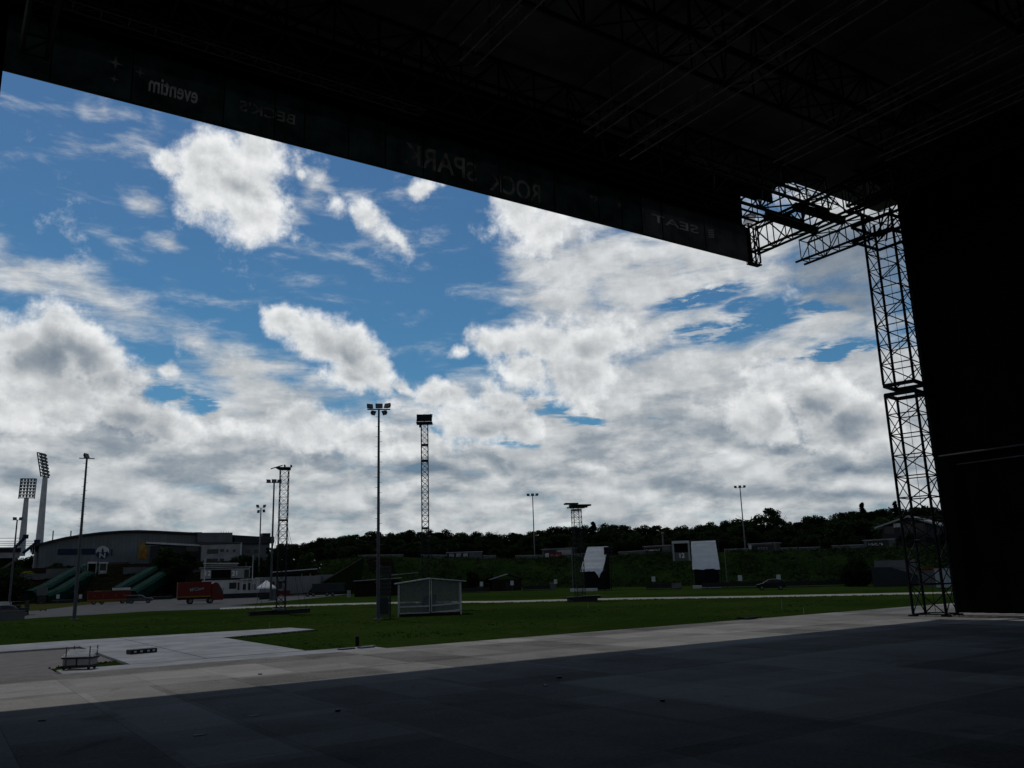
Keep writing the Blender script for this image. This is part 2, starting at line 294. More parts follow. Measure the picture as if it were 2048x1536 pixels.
M = dict(
    floor=floor_mat(),
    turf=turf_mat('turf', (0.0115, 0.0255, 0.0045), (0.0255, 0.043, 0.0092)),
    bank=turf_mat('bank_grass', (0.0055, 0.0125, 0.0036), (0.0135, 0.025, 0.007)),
    brownbank=turf_mat('brown_bank_soil', (0.0045, 0.0036, 0.0032), (0.009, 0.0072, 0.0055)),
    litter=turf_mat('leaf_litter', (0.005, 0.006, 0.003), (0.009, 0.010, 0.005)),
    verge=turf_mat('lit_verge_grass', (0.030, 0.036, 0.010), (0.045, 0.048, 0.015)),  # yellow light on this grass strip is put into its colour
    steel=mat('dark_steel', (0.015, 0.018, 0.022), 0.6, 0.0, spec=0.08),
    black=mat('black_metal', (0.015, 0.016, 0.018), 0.6),
    galv=mat('galvanised_steel', (0.10, 0.107, 0.113), 0.6, 0.1, 0.2, 3, spec=0.15),
    alu=mat('aluminium_tube', (0.18, 0.185, 0.18), 0.5, 0.3, 0.4, 3),
    greypole=mat('grey_pole_paint', (0.12, 0.13, 0.14), 0.5),
    darkpole=mat('dark_pole_paint', (0.06, 0.068, 0.075), 0.5),
    cloth=mat('black_stage_cloth', (0.007, 0.008, 0.009), 0.95, 0, 0.3, 0.8, 0.2, spec=0.05),
    roof=mat('dark_roof_fabric', (0.085, 0.088, 0.088), 0.9, 0, 0.35, 0.5, 0.2, spec=0.05),
    tarp=mat('white_tarpaulin', (0.86, 0.86, 0.88), 0.6, 0, 0.06, 1.2, 0.15, trans=0.45),
    white=mat('white_paint', (0.42, 0.425, 0.43), 0.6, 0, 0.12, 0.6),
    dullwhite=mat('weathered_white_render', (0.24, 0.245, 0.25), 0.8, 0, 0.25, 0.3),
    grey=mat('grey_render', (0.095, 0.10, 0.103), 0.8, 0, 0.2, 0.3),
    darkgrey=mat('dark_grey_cladding', (0.026, 0.029, 0.033), 0.7, 0, 0.2, 0.3),
    window=mat('dark_glass', (0.006, 0.007, 0.008), 0.25, spec=0.25),
    concrete=mat('concrete', (0.10, 0.10, 0.095), 0.9, 0, 0.3, 0.8, 0.2),
    road=mat('asphalt', (0.075, 0.074, 0.073), 0.9, 0, 0.22, 0.5, 0.2),
    path=mat('pale_gravel_path', (0.27, 0.265, 0.22), 0.95, 0, 0.15, 1.5),
    red=mat('red_vehicle_paint', (0.085, 0.009, 0.008), 0.4, 0, 0.1),
    yellow=mat('yellow_stripe_paint', (0.17, 0.085, 0.012), 0.5),
    tyre=mat('tyre_rubber', (0.015, 0.015, 0.015), 0.9),
    blackpaint=mat('black_car_paint', (0.006, 0.006, 0.008), 0.35, spec=0.12),
    silver=mat('grey_car_paint', (0.04, 0.043, 0.048), 0.35, 0.3),
    blue=mat('blue_paint', (0.010, 0.024, 0.06), 0.5),
    navy=mat('navy_sign_panel', (0.012, 0.020, 0.045), 0.6),
    net=clear_mat('green_scaffold_net', (0.002, 0.030, 0.019), 0.3),
    wood=mat('dark_brown_timber', (0.014, 0.010, 0.008), 0.85),
    bark=mat('bark', (0.045, 0.035, 0.026), 0.95),
    blocks=mat('brownish_paving', (0.155, 0.138, 0.13), 0.9, 0, 0.15, 1.2),
    redsign=mat('red_sign_panel', (0.10, 0.010, 0.010), 0.6),
    tarpgrey=mat('pale_grey_plastic', (0.22, 0.22, 0.22), 0.6),
    brightmetal=mat('bright_bare_metal', (0.75, 0.75, 0.74), 0.35, 0.0, 0.1, spec=0.4),
    display=mat('switched_off_display', (0.004, 0.004, 0.005), 0.8, spec=0.05),
    letter=mat('white_lettering', (0.75, 0.75, 0.72), 0.7, 0, 0.05),
    dimletter=mat('faded_lettering', (0.50, 0.45, 0.43), 0.8, 0, 0.2, 1.0),
    bannercloth=mat('dark_banner_mesh', (0.009, 0.015, 0.015), 0.9, 0, 0.6, 1.3, trans=0.4, spec=0.02),
    cloudlitbanner=mat('cloudlit_banner_mesh', (0.028, 0.028, 0.03), 0.9, 0, 0.4, 1.3, trans=0.4, spec=0.02),  # bright cloud behind this panel is put into a greyer cloth colour
    brightprint=mat('backlit_white_print', (0.085, 0.085, 0.08), 0.9, 0, 0.3, 2, trans=0.6, spec=0.02),
    dimprint=mat('backlit_faded_print', (0.038, 0.034, 0.032), 0.9, 0, 0.7, 2.2, trans=0.6, spec=0.02),
    hem=mat('banner_hem', (0.26, 0.22, 0.19), 0.8),
    postergold=mat('poster_ochre', (0.17, 0.12, 0.045), 0.7, 0, 0.5, 0.45),
    clear=clear_mat('clear_tent_film', (0.125, 0.135, 0.137), 0.2),
    mesh=clear_mat('scaffold_mesh', (0.04, 0.045, 0.045), 0.4),
    hall=ribbed_mat('hall_cladding', (0.125, 0.145, 0.158), 1.2),
    shed=ribbed_mat('board_cladding', (0.17, 0.175, 0.18), 0.6),
    leaf=leaf_mat('dark_leaves', (0.0075, 0.0155, 0.0048), (0.0165, 0.030, 0.009)),
    palefoliage=leaf_mat('mid_green_leaves', (0.019, 0.038, 0.013), (0.030, 0.054, 0.018)),
    needle=leaf_mat('conifer_needles', (0.005, 0.010, 0.0045), (0.008, 0.014, 0.006)),
    yellowleaf=leaf_mat('yellow_blossom', (0.20, 0.22, 0.012), (0.14, 0.17, 0.015)),
)

# ------------------------------------------------------------------ mesh helpers
class MB:
    def __init__(s): s.v = []; s.f = []
    def add(s, vs, fs):
        b = len(s.v); s.v += [tuple(p) for p in vs]; s.f += [tuple(i+b for i in f) for f in fs]; return s
    def box(s, x0, x1, y0, y1, z0, z1):
        return s.add([(x0,y0,z0),(x1,y0,z0),(x1,y1,z0),(x0,y1,z0),(x0,y0,z1),(x1,y0,z1),(x1,y1,z1),(x0,y1,z1)],
                     [(0,3,2,1),(4,5,6,7),(0,1,5,4),(1,2,6,5),(2,3,7,6),(3,0,4,7)])
    def tube(s, a, b, r, r2=None, n=6, cap=True):
        a, b = V(a), V(b); r2 = r if r2 is None else r2
        d = b-a
        if d.length < 1e-6: return s
        d.normalize(); x = d.orthogonal().normalized(); y = d.cross(x)
        vs = []
        for p, q in ((a, r), (b, r2)):
            for i in range(n):
                t = 2*pi*i/n + pi/n; vs.append(p + x*(q*cos(t)) + y*(q*sin(t)))
        fs = [(i, (i+1) % n, n+(i+1) % n, n+i) for i in range(n)]
        if cap: fs += [tuple(range(n-1, -1, -1)), tuple(range(n, 2*n))]
        return s.add(vs, fs)
    def bar(s, a, b, wd, ht):
        a, b = V(a), V(b); d = (b-a).normalized(); x = d.cross(V((0, 0, 1)))
        x = V((1, 0, 0)) if x.length < 1e-4 else x.normalized(); y = x.cross(d)
        vs = [p + x*(i*wd/2) + y*(j*ht/2) for p in (a, b) for i, j in ((-1,-1),(1,-1),(1,1),(-1,1))]
        return s.add(vs, [(0,1,2,3),(7,6,5,4),(0,4,5,1),(1,5,6,2),(2,6,7,3),(3,7,4,0)])
    def prism(s, poly, y0, y1):          # outline in x,z extruded along y
        n = len(poly)
        vs = [(x, y0, z) for x, z in poly] + [(x, y1, z) for x, z in poly]
        return s.add(vs, [tuple(range(n)), tuple(range(2*n-1, n-1, -1))] + [(i, i+n, (i+1) % n+n, (i+1) % n) for i in range(n)])
    def slab(s, poly, z0, z1):           # outline in x,y extruded along z
        n = len(poly)
        vs = [(x, y, z0) for x, y in poly] + [(x, y, z1) for x, y in poly]
        return s.add(vs, [tuple(range(n-1, -1, -1)), tuple(range(n, 2*n))] + [(i, (i+1) % n, (i+1) % n+n, i+n) for i in range(n)])
    def disc(s, c, r, y0, y1, n=20):     # wheel-like disc with its axis along y
        return s.prism([(c[0]+r*cos(2*pi*i/n), c[1]+r*sin(2*pi*i/n)) for i in range(n)], y0, y1)
    def build(s, name, m, parent=None, smooth=False, bevel=0.0):
        me = bpy.data.meshes.new(name); me.from_pydata([tuple(p) for p in s.v], [], s.f); me.validate(); me.update()
        bm = bmesh.new(); bm.from_mesh(me)
        bmesh.ops.recalc_face_normals(bm, faces=bm.faces)
        if bevel: bmesh.ops.bevel(bm, geom=bm.edges[:], offset=bevel, segments=2, affect='EDGES', profile=0.6)
        bm.to_mesh(me); bm.free()
        me.materials.append(m)
        if smooth:
            for p in me.polygons: p.use_smooth = True
        o = bpy.data.objects.new(name, me); col.objects.link(o)
        if parent: o.parent = parent
        return o

def tag(o, label, cat, group=None):
    o['label'] = label; o['category'] = cat
    if group: o['group'] = group
    return o
def thing(name, label, cat, loc=(0, 0, 0), rz=0.0, group=None):
    o = bpy.data.objects.new(name, None); col.objects.link(o); o.empty_display_size = 0.2
    o.location = loc; o.rotation_euler = (0, 0, rz); return tag(o, label, cat, group)
def struct(o): o['kind'] = 'structure'; return o
def kids(o): return [c for c in bpy.data.objects if c.parent == o]
def copy_tree(o, parent=None):
    ch = kids(o); c = o.copy(); col.objects.link(c)
    if parent: c.parent = parent
    for x in ch: copy_tree(x, c)
    return c
def letters(txt, size, m, parent, loc, rot, name='lettering', fat=0.0, thick=0.006, sx=1.0):
    cu = bpy.data.curves.new(name, 'FONT'); cu.body = txt; cu.size = size; cu.align_x = 'CENTER'; cu.align_y = 'CENTER'
    cu.extrude = thick; cu.offset = fat
    t = bpy.data.objects.new('tmp', cu); col.objects.link(t)
    dg = bpy.context.evaluated_depsgraph_get()
    me = bpy.data.meshes.new_from_object(t.evaluated_get(dg)); bpy.data.objects.remove(t); bpy.data.curves.remove(cu)
    me.materials.clear(); me.materials.append(m); me.name = name
    o = bpy.data.objects.new(name, me); col.objects.link(o); o.parent = parent; o.location = loc; o.rotation_euler = rot; o.scale = (sx, 1, 1)
    return o

def faint_print(parent, x0, x1, z, h, y, m, seed):      # lettering too small and far to read: a row of uneven strokes
    rng = random.Random(seed); mb = MB(); x = x0
    while x < x1-h*.3:
        w_ = h*rng.uniform(.35, .7); q = h*.16
        mb.box(x, x+q, y-.004, y, z, z+h*rng.uniform(.75, 1.0)); mb.box(x+q+.002, x+w_, y-.004, y, z+h*rng.choice((0, .4, .8)), z+h*rng.choice((0, .4, .8))+q); x += w_+h*.2
    return mb.build('faint_lettering', m, parent)
def truss(mb, A, B, wd, ht, bay, rc=0.03, rb=0.016, up=(0, 0, 1), n=5, tri=False, x=False, chords=None):
    """lattice girder between A and B; chords may go to a mesh list of their own"""
    A, B = V(A), V(B); d = (B-A); L = d.length; d.normalize(); up = V(up); s = d.cross(up).normalized(); up = s.cross(d)
    off = [s*(wd/2)+up*(ht/2), s*(-wd/2)+up*(ht/2), s*(-wd/2)-up*(ht/2), s*(wd/2)-up*(ht/2)]
    if tri: off = [up*(ht/2), s*(-wd/2)-up*(ht/2), s*(wd/2)-up*(ht/2)]
    k = len(off); nb = max(1, round(L/bay))
    for i, o in enumerate(off):
        (chords[i] if chords else mb).tube(A+o, B+o, rc, n=n+1)
    for j in range(nb+1):
        p = A+d*(L*j/nb)
        for i in range(k):
            mb.tube(p+off[i], p+off[(i+1) % k], rb, n=4, cap=False)
        if j < nb:
            q = A+d*(L*(j+1)/nb)
            for i in range(k):
                a, b = off[i], off[(i+1) % k]
                if x and (x == True or i % 2 == 0): mb.tube(p+a, q+b, rb, n=4, cap=False); mb.tube(p+b, q+a, rb, n=4, cap=False)
                elif (i+j) % 2: mb.tube(p+a, q+b, rb, n=4, cap=False)
                else: mb.tube(p+b, q+a, rb, n=4, cap=False)
    return mb

# ================================================================== SETTING: ground
SZ = 1.45                                    # height of the stage floor over the turf
n = 96
mb = MB(); mb.add([(0, 0, 0)]+[(1500*cos(2*pi*i/n), 1500*sin(2*pi*i/n), 0) for i in range(n)], [(0, i+1, (i+1) % n+1) for i in range(n)])
struct(mb.build('field', M['turf']))
struct(MB().box(-9, 40, -11, 20, 0.02, SZ).build('stage_floor', M['floor']))

def flat(name, pts, z, m):
    return struct(MB().add([(p[0], p[1], z) for p in pts], [tuple(range(len(pts)))]).build(name, m))
# asphalt yard on the left and the pale path that runs out of it
road_px = [(-260,1262),(75,1236),(300,1222.5),(460,1217.5),(560,1212.5),(460,1211),(560,1203),(640,1195),(700,1188),(560,1188),(330,1198),(200,1206),(75,1221),(-260,1240)]
flat('road', [G(*p) for p in road_px], 0.010, M['road'])
flat('verge', [G(*p) for p in [(-260,1239),(75,1220),(200,1205.5),(330,1197.5),(180,1199),(40,1209),(-260,1222)]], 0.006, M['verge'])
pa = [(440,1219.5),(560,1214),(680,1210.5),(820,1207),(1000,1205.5),(1240,1199.5),(1500,1195.5),(1820,1189),(2100,1184)]
flat('path', [G(x, y) for x, y in pa]+[G(x, y-3.6) for x, y in reversed(pa)], 0.014, M['path'])

# paved deck in front of the stage, standing a little proud of the turf
def paving(name, poly, h, m):
    return struct(MB().slab(poly, 0.005, h).build(name, m))
M['paving'] = mat('pale_worn_paving', (0.27, 0.272, 0.272), 0.85, 0, 0.22, 0.55, 0.15)
paving('paving', [(6.95, 38.4), (9.9, 38.4), (9.9, 59.0), (6.95, 59.3)], 0.10, M['paving'])
paving('paving', [(9.93, 38.4), (14.25, 38.4), (14.4, 52.4), (20.9, 54.7), (20.6, 58.6), (9.93, 59.0)], 0.108, M['paving'])
paving('paving', [(-6, 52.6), (6.92, 52.6), (6.92, 59.3), (-6, 57.2)], 0.102, M['paving'])
paving('paving', [(4.3, 30.0), (17.3, 30.0), (17.3, 38.37), (4.3, 38.37)], 0.095, M['paving'])
flat('paved_pit', [(-8, 30), (4.28, 30), (4.28, 40.2), (6.9, 41.6), (6.9, 52.58), (-8, 52.58)], 0.012, M['blocks'])

# embankment round the field
BANK = [(-420,250,1150,30),(-150,250,1140,30),(60,246,1137,30),(200,244,1129,30),(380,246,1125,30),(520,246,1120,30),(620,232,1124,26),(690,214,1117,24),(760,208,1112,24),(850,203,1116,24),(1000,200,1118,24),
        (1100,195,1117,24),(1300,182,1107,24),(1500,170,1103,24),(1700,160,1098,24),(1850,155,1094,24),(2150,150,1080,24),(2500,150,1060,24)]
def bank_at(px):
    for a, b in zip(BANK, BANK[1:]):
        if px <= b[0] or b is BANK[-1]:
            t = min(max((px-a[0])/(b[0]-a[0]), 0), 1)
            df = a[1]+(b[1]-a[1])*t; yt = a[2]+(b[2]-a[2])*t; run = a[3]+(b[3]-a[3])*t
            return df, df+run, D(px, yt, df+run).z
def on_bank(px, extra=0.0):           # point on the crest, or EXTRA metres behind it
    df, dt, z = bank_at(px); p = D(px, 1100, dt+extra); return V((p.x, p.y, z+max(extra, 0)*0.02))
SKY = [(-60,1135),(520,1098),(560,1080),(600,1083),(650,1071),(700,1066),(760,1058),(830,1057),(900,1056),(960,1058),(1020,1063),(1050,1060),(1080,1050),(1150,1049),(1200,1044),(1300,1049),(1360,1043),(1400,1040),(1450,1034),(1480,1032),
       (1600,1036),(1640,1026),(1700,1017),(1760,1014),(1830,1006),(1900,1008),(2000,1004)]
def skyline(px):
    for a, b in zip(SKY, SKY[1:]):
        if px <= b[0]: return a[1]+(b[1]-a[1])*(px-a[0])/(b[0]-a[0])
    return SKY[-1][1]
def hill(px, d):            # the wooded ground climbs behind the crest
    return D(px, skyline(px)+26, bank_at(px)[1]+75).z
HILL = None
def bank_mesh(name, x0, x1, m, name2, m2):
    rng = random.Random(3); mb = MB(); mt = MB(); N = int((x1-x0)/6); K = 14
    for i in range(N+1):
        px = x0+(x1-x0)*i/N; df, dt, zt = bank_at(px)
        for j in range(K+1):
            t = j/K; d = df+(dt-df)*t; z = zt*(t*t*(3-2*t)*0.6+t*0.4)
            p = D(px, 1100, d); edge = 0 if j in (0, K) else 1
            mb.v.append((p.x+edge*rng.uniform(-.5,.5), p.y+edge*rng.uniform(-.5,.5), (z if j else -0.05)+edge*rng.uniform(-.18,.18)))
        for d in (dt, dt+25, dt+75, dt+300):
            p = D(px, 1100, d); rise = HILL(px, d) if d > dt+50 and HILL else zt+(d-dt)*0.02
            mt.v.append((p.x, p.y, rise-0.02))
        if i < N:
            for j in range(K):
                a = i*(K+1)+j; mb.f.append((a, a+K+1, a+K+2, a+1))
            for j in range(3):
                a = i*4+j; mt.f.append((a, a+4, a+5, a+1))
    struct(mb.build(name, m, smooth=True)); struct(mt.build(name2, m2))
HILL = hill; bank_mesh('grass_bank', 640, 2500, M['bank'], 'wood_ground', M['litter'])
HILL = None; bank_mesh('earth_bank', -420, 640, M['brownbank'], 'plateau', M['brownbank'])
flat('bare_track', [D(p[0], 1100, p[1]) for p in [(735,209),(790,206),(800,206),(770,208)]], 0.02, M['brownbank'])
# bare brown patch worn into the grass bank
def worn_patch():
    mb = MB(); mb.v = []
    for px in (740, 752, 765, 778, 790):
        df, dt, zt = bank_at(px)
        for t in (0.5, 0.62, 0.74, 0.86):
            d = df+(dt-df)*t; z = zt*(t*t*(3-2*t)*0.6+t*0.4)+0.28; p = D(px+(t-0.6)*-30, 1100, d); mb.v.append((p.x, p.y, z))
    mb.f = [(i*4+j, i*4+4+j, i*4+5+j, i*4+1+j) for i in range(4) for j in range(3)]
    struct(mb.build('bare_soil', M['brownbank'], smooth=True))
worn_patch()

# ================================================================== STAGE: roof, trusses, tower, banners, drapes
RZ = 17.0
roof = thing('stage_roof', 'huge dark fabric stage roof on steel girders spanning the whole top of the view', 'stage roof', (0, 0, SZ))
def rp(o): o.location.z -= SZ; return o          # roof parts are modelled in world height
xs = [-7, 0.3, 5.0, 9.9, 15.0, 20.0, 25.0]; ys = [-11, 3.0, 9.0, 15.0, 18.4, 20.1]
for i in range(6):
    for j in range(5):
        rp(MB().box(xs[i]+.02, xs[i+1]-.02, ys[j]+.03, ys[j+1]-.03, RZ+0.02*((i+j) % 2), RZ+0.12+0.02*((i+j) % 2)).build('roof_panel', M['roof'], roof))
rp(MB().box(25.0, 30.5, -11, 18.3, RZ+.03, RZ+.12).build('roof_panel', M['roof'], roof))
cover = MB()                                    # keder rails closing the joints between the panels
for x in xs: cover.box(x-.09, x+.09, -11, 20.1, RZ+.16, RZ+.2)
for y in ys[:-1]:
    if y in (15.0, 18.4): continue
    cover.box(-7, 25, y-.1, y+.1, RZ+.21, RZ+.25)
rp(cover.build('joint_cover', M['black'], roof))
for x0, x1, y in ((-7, 4.7, 18.4), (8.9, 13.0, 18.4), (18.6, 25, 18.4), (-7, 14.6, 15.0), (19.6, 25, 15.0)):
    rp(MB().box(x0, x1, y-.1, y+.1, RZ+.21, RZ+.25).build('joint_cover', M['black'], roof))
for x0, x1, y in ((4.7, 8.9, 18.4), (13.0, 18.6, 18.4), (14.6, 19.6, 15.0)):
    rp(MB().box(x0, x1, y-.05, y+.05, RZ+.145, RZ+.15).build('light_seam', M['tarp'], roof))
for x in (-2.0, 5.0, 9.2, 14.2, 19.4, 24.2):
    rp(MB().tube((x, -10, RZ-.25), (x, 19.6, RZ-.25), 0.06, n=8).build('rafter_tube', M['galv'], roof))
for y in (17.3, 12.6, 7.4, 1.5):
    mb = MB(); truss(mb, (-6, y, 15.85), (24.9, y, 15.85), 1.1, 1.2, 1.15, 0.06, 0.033, x=False); rp(mb.build('main_girder', M['steel'], roof))
mb = MB(); truss(mb, (-6, 19.3, 16.25), (24.6, 19.3, 16.25), 0.5, 0.9, 0.9, 0.045, 0.025); rp(mb.build('front_girder', M['steel'], roof))
mb = MB(); truss(mb, (24.7, 19.95, 15.22), (24.7, 3.0, 15.45), 0.36, 1.02, 0.82, 0.05, 0.026); rp(mb.build('side_girder', M['steel'], roof))
mb = MB(); truss(mb, (26.0, 16.6, 16.0), (26.0, 3.0, 16.1), 0.5, 0.95, 0.8, 0.05, 0.026); rp(mb.build('side_girder', M['steel'], roof))
mb = MB(); truss(mb, (0.75, 19.8, 15.4), (0.75, 6, 15.4), 0.5, 1.3, 0.8, 0.06, 0.03); rp(mb.build('side_girder', M['steel'], roof))
rp(MB().box(-7, 24.3, 20.06, 20.12, 15.72, RZ+.0).build('front_fascia', M['cloth'], roof))
rp(MB().box(-6.6, 24.2, 18.5, 18.53, 16.05, RZ-.3).build('inner_valance', M['cloth'], roof))
rp(MB().bar((24.7, 19.3, 16.02), (26.5, 18.4, 15.40), 0.2, 0.26).build('strut_beam', M['steel'], roof))
rp(MB().bar((24.7, 18.0, 15.85), (26.5, 17.25, 15.38), 0.2, 0.26).build('strut_beam', M['steel'], roof))
mb = MB()                                          # corner sleeve block with its braces
for z in (14.2, 14.75, 15.4, 16.2):
    for a, b in (((25.9,15.2),(27.4,15.2)),((27.4,15.2),(27.4,16.6)),((27.4,16.6),(25.9,16.6)),((25.9,16.6),(25.9,15.2))):
        mb.bar((*a, z), (*b, z), 0.07, 0.09)
for i in range(14):
    a = (random.uniform(25.9, 27.5), random.uniform(14.6, 16.8), random.uniform(14.0, 15.4)); mb.tube(a, (a[0]+random.uniform(-.9,.9), a[1]+random.uniform(-1.2,.6), a[2]+random.uniform(.5,1.5)), 0.03, n=5)
rp(mb.build('corner_block', M['black'], roof))
mb = MB(); mb.add([(25.1,13.2,16.9),(26.9,13.0,16.95),(27.2,15.1,16.5),(26.2,15.5,15.9),(25.2,15.9,16.5)], [(0,1,2,3,4)]); rp(mb.build('corner_cloth', M['roof'], roof))

# lattice beam with a free end beside the corner tower
t = thing('cantilever_truss', 'short dark lattice truss with a free end hanging left of the tower top', 'truss', (26.55, 15.9, 14.0))
mb = MB(); truss(mb, (0, 3.2, 0.85), (0, 0.55, 0.86), 0.5, 0.8, 0.66, 0.042, 0.022); mb.build('lattice', M['steel'], t)
mb = MB()
for sx in (-.25, .25): mb.tube((sx, 3.45, .45), (sx, 0.5, .46), 0.045, n=8)
mb.build('bottom_chord', M['steel'], t)

# lighting trusses hung under the roof
for x, y0, y1, z, lab in ((9.4, 6, 15.4, 15.0, 'left most'), (13.9, 2.5, 16.4, 14.9, ''), (15.7, 1.5, 17.0, 14.95, ''), (19.9, 1.5, 14.9, 14.9, ''), (22.2, 2, 13.0, 14.8, '')):
    L = {9.4: 'thin grey lighting truss under the roof nearest the left, above the bottle brand banner', 13.9: 'thin grey lighting truss running back under the roof above the park lettering',
         15.7: 'bright edged lighting truss close beside the one above the park lettering', 19.9: 'thin lighting truss under the roof towards the right corner',
         22.2: 'short lighting truss under the roof nearest the black side drape'}[x]
    if x == 9.4: L = 'thin grey lighting truss under the roof nearest the left edge of the picture'
    t = thing('lighting_truss', L, 'truss', (x, y0, z), 0, 'lighting trusses under the roof')
    mb = MB(); truss(mb, (0, 0, 0.2), (0, y1-y0, 0.2), 0.42, 0.40, 0.62, 0.001, 0.011); mb.build('bracing', M['galv'], t)
    for sx, sz in ((-.21, 0), (.21, 0), (-.21, .4), (.21, .4)):
        MB().tube((sx, 0, sz), (sx, y1-y0, sz), 0.026, n=8).build('chord', M['alu'], t)
    for yy in (1.0, (y1-y0)*.5, y1-y0-1.0): MB().tube((0, yy, .4), (0, yy, RZ-.3-z), 0.012, n=5).build('hanger_wire', M['black'], t)
t = thing('lighting_truss', 'thin triangular truss hanging level along the inside of the top banners', 'truss', (-2, 17.9, 15.0), 0, 'lighting trusses under the roof')
mb = MB(); truss(mb, (0, 0, 0.2), (11.5, 0, 0.2), 0.35, 0.38, 0.55, 0.02, 0.010, tri=True); mb.build('bracing', M['galv'], t)
t = thing('lighting_truss', 'thin triangular truss hanging level below the girder near the tower corner', 'truss', (17.5, 16.2, 15.0), 0, 'lighting trusses under the roof')
mb = MB(); truss(mb, (0, 0, 0.2), (7.0, 0, 0.2), 0.35, 0.34, 0.5, 0.02, 0.010, tri=True); mb.build('bracing', M['galv'], t)

# banners along the front edge, seen from behind so that their writing runs backwards
BY, BZ0, BZ1 = 19.95, 14.32, 15.78
def outline(txt, fat):
    cu = bpy.data.curves.new('t', 'FONT'); cu.body = txt; cu.offset = fat; cu.resolution_u = 4
    t = bpy.data.objects.new('t', cu); col.objects.link(t)
    me = bpy.data.meshes.new_from_object(t.evaluated_get(bpy.context.evaluated_depsgraph_get())); bpy.data.objects.remove(t); bpy.data.curves.remove(cu)
    bm = bmesh.new(); bm.from_mesh(me); bpy.data.meshes.remove(me); bmesh.ops.remove_doubles(bm, verts=bm.verts, dist=1e-5); return bm
def star(x, z, r):
    return [(x+(r if i % 2 == 0 else r*.25)*cos(pi/2+i*pi/4), z+(r if i % 2 == 0 else r*.25)*sin(pi/2+i*pi/4)) for i in range(8)]
def banner(x0, x1, lab, seams=(), texts=(), polys=(), m='bannercloth'):
    """a printed cloth: the print is let into the dark cloth, so that daylight behind shows through it (backwards from here)"""
    cx = (x0+x1)/2; t = thing('scrim_banner', lab, 'banner', (cx, BY, BZ0), 0, 'banners along the front of the stage roof')
    hw = (x1-x0)/2+.004; H = BZ1-BZ0; bm = bmesh.new(); E = []
    def loop(pts):
        vs = [bm.verts.new((x, 0, z)) for x, z in pts]
        for i in range(len(vs)): E.append(bm.edges.new((vs[i], vs[(i+1) % len(vs)])))
    loop([(-hw, 0), (hw, 0), (hw, H), (-hw, H)])
    for txt, xa, xb, zc, h, mm, fat in texts:
        tb = outline(txt, fat); X = [v.co.x for v in tb.verts]; Y = [v.co.y for v in tb.verts]
        f = lambda co: ((xa+xb)/2-cx-(co.x-(min(X)+max(X))/2)*(xb-xa)/(max(X)-min(X)), 0, zc-BZ0+(co.y-(min(Y)+max(Y))/2)*h/(max(Y)-min(Y)))
        for v in tb.verts: v.co = V(f(v.co.copy()))
        mp = {}
        for e in tb.edges:
            if e.is_boundary:
                for v in e.verts:
                    if v not in mp: mp[v] = bm.verts.new(v.co)
                E.append(bm.edges.new([mp[v] for v in e.verts]))
        me = bpy.data.meshes.new('lettering'); tb.to_mesh(me); tb.free(); me.materials.append(M[mm]); o = bpy.data.objects.new('lettering', me); col.objects.link(o); o.parent = t
    for pts, mm in polys:
        pts = [(x-cx, z-BZ0) for x, z in pts]; loop(pts); MB().add([(x, 0, z) for x, z in pts], [tuple(range(len(pts)))]).build('print_mark', M[mm], t)
    bmesh.ops.triangle_fill(bm, use_beauty=True, use_dissolve=False, edges=E)
    me = bpy.data.meshes.new('cloth'); bm.to_mesh(me); bm.free(); me.materials.append(M[m]); o = bpy.data.objects.new('cloth', me); col.objects.link(o); o.parent = t
    MB().box(-hw, hw, -.05, -.02, -.06, -.002).build('hem', M['hem'], t)
    for q in (x0, *seams): MB().box(q-cx-.012, q-cx+.012, -.03, -.015, 0.01, H).build('seam', M['cloth'], t)
    return t
banner(0.05, 2.80, 'dark green banner panel with pale star shapes at the far left of the roof edge', (1.1,), (), [(star(2.42, 15.22, .20), 'dimprint'), (star(2.42, 14.80, .12), 'dimprint')])
banner(2.80, 4.95, 'dark banner panel with eventim in backward pale letters', (), [('eventim', 3.18, 4.32, 14.93, 0.42, 'brightprint', 0.016)], [(star(2.97, 15.15, .13), 'dimprint')])
banner(4.95, 9.40, "dark banner panel with BECK'S in backward letters", (6.25, 7.05, 8.3), [("BECK'S", 5.34, 6.80, 15.02, 0.30, 'dimprint', 0.014)])
banner(9.40, 15.30, 'broad dark banner panel with ROCK PARK in tall backward letters', (10.6, 12.3, 13.2), [('PARK', 10.0, 12.0, 14.95, 0.66, 'dimprint', 0.012), ('S', 12.06, 12.4, 14.90, 0.60, 'dimprint', 0.0), ('ROCK', 12.85, 14.75, 14.78, 0.62, 'dimprint', 0.012)])
banner(15.30, 19.00, 'dark banner panel with only faint small marks between the two bright inscriptions', (17.1, 18.1), [('R*', 16.75, 17.15, 15.14, 0.2, 'dimprint', 0.0), ('&', 17.9, 18.15, 15.15, 0.18, 'dimprint', 0.0)])
banner(19.00, 24.32, 'dark banner panel, greyed as if bright cloud shone through, with SEAT in backward letters at the right end', (19.95, 22.05), [('SEAT', 19.5, 21.75, 15.03, 0.30, 'brightprint', 0.006)],
    [([(22.25, 14.86+i*.085), (22.55, 14.90+i*.085), (22.55, 14.955+i*.085), (22.25, 14.915+i*.085)], 'brightprint') for i in range(4)], 'cloudlitbanner')
t = thing('banner_end_frame', 'dark lattice end frame closing the right end of the roof edge banners', 'frame', (24.62, BY, BZ0))
mb = MB(); truss(mb, (0, 0, 0), (0, 0, 1.5), 0.5, 0.2, 0.5, 0.035, 0.02, up=(0, 1, 0)); mb.build('lattice', M['steel'], t)
MB().box(-.28, .1, .12, .14, 0, 1.45).build('cloth', M['bannercloth'], t)
MB().box(-.3, .3, -.12, .12, -.1, -.05).build('base_shoe', M['black'], t)
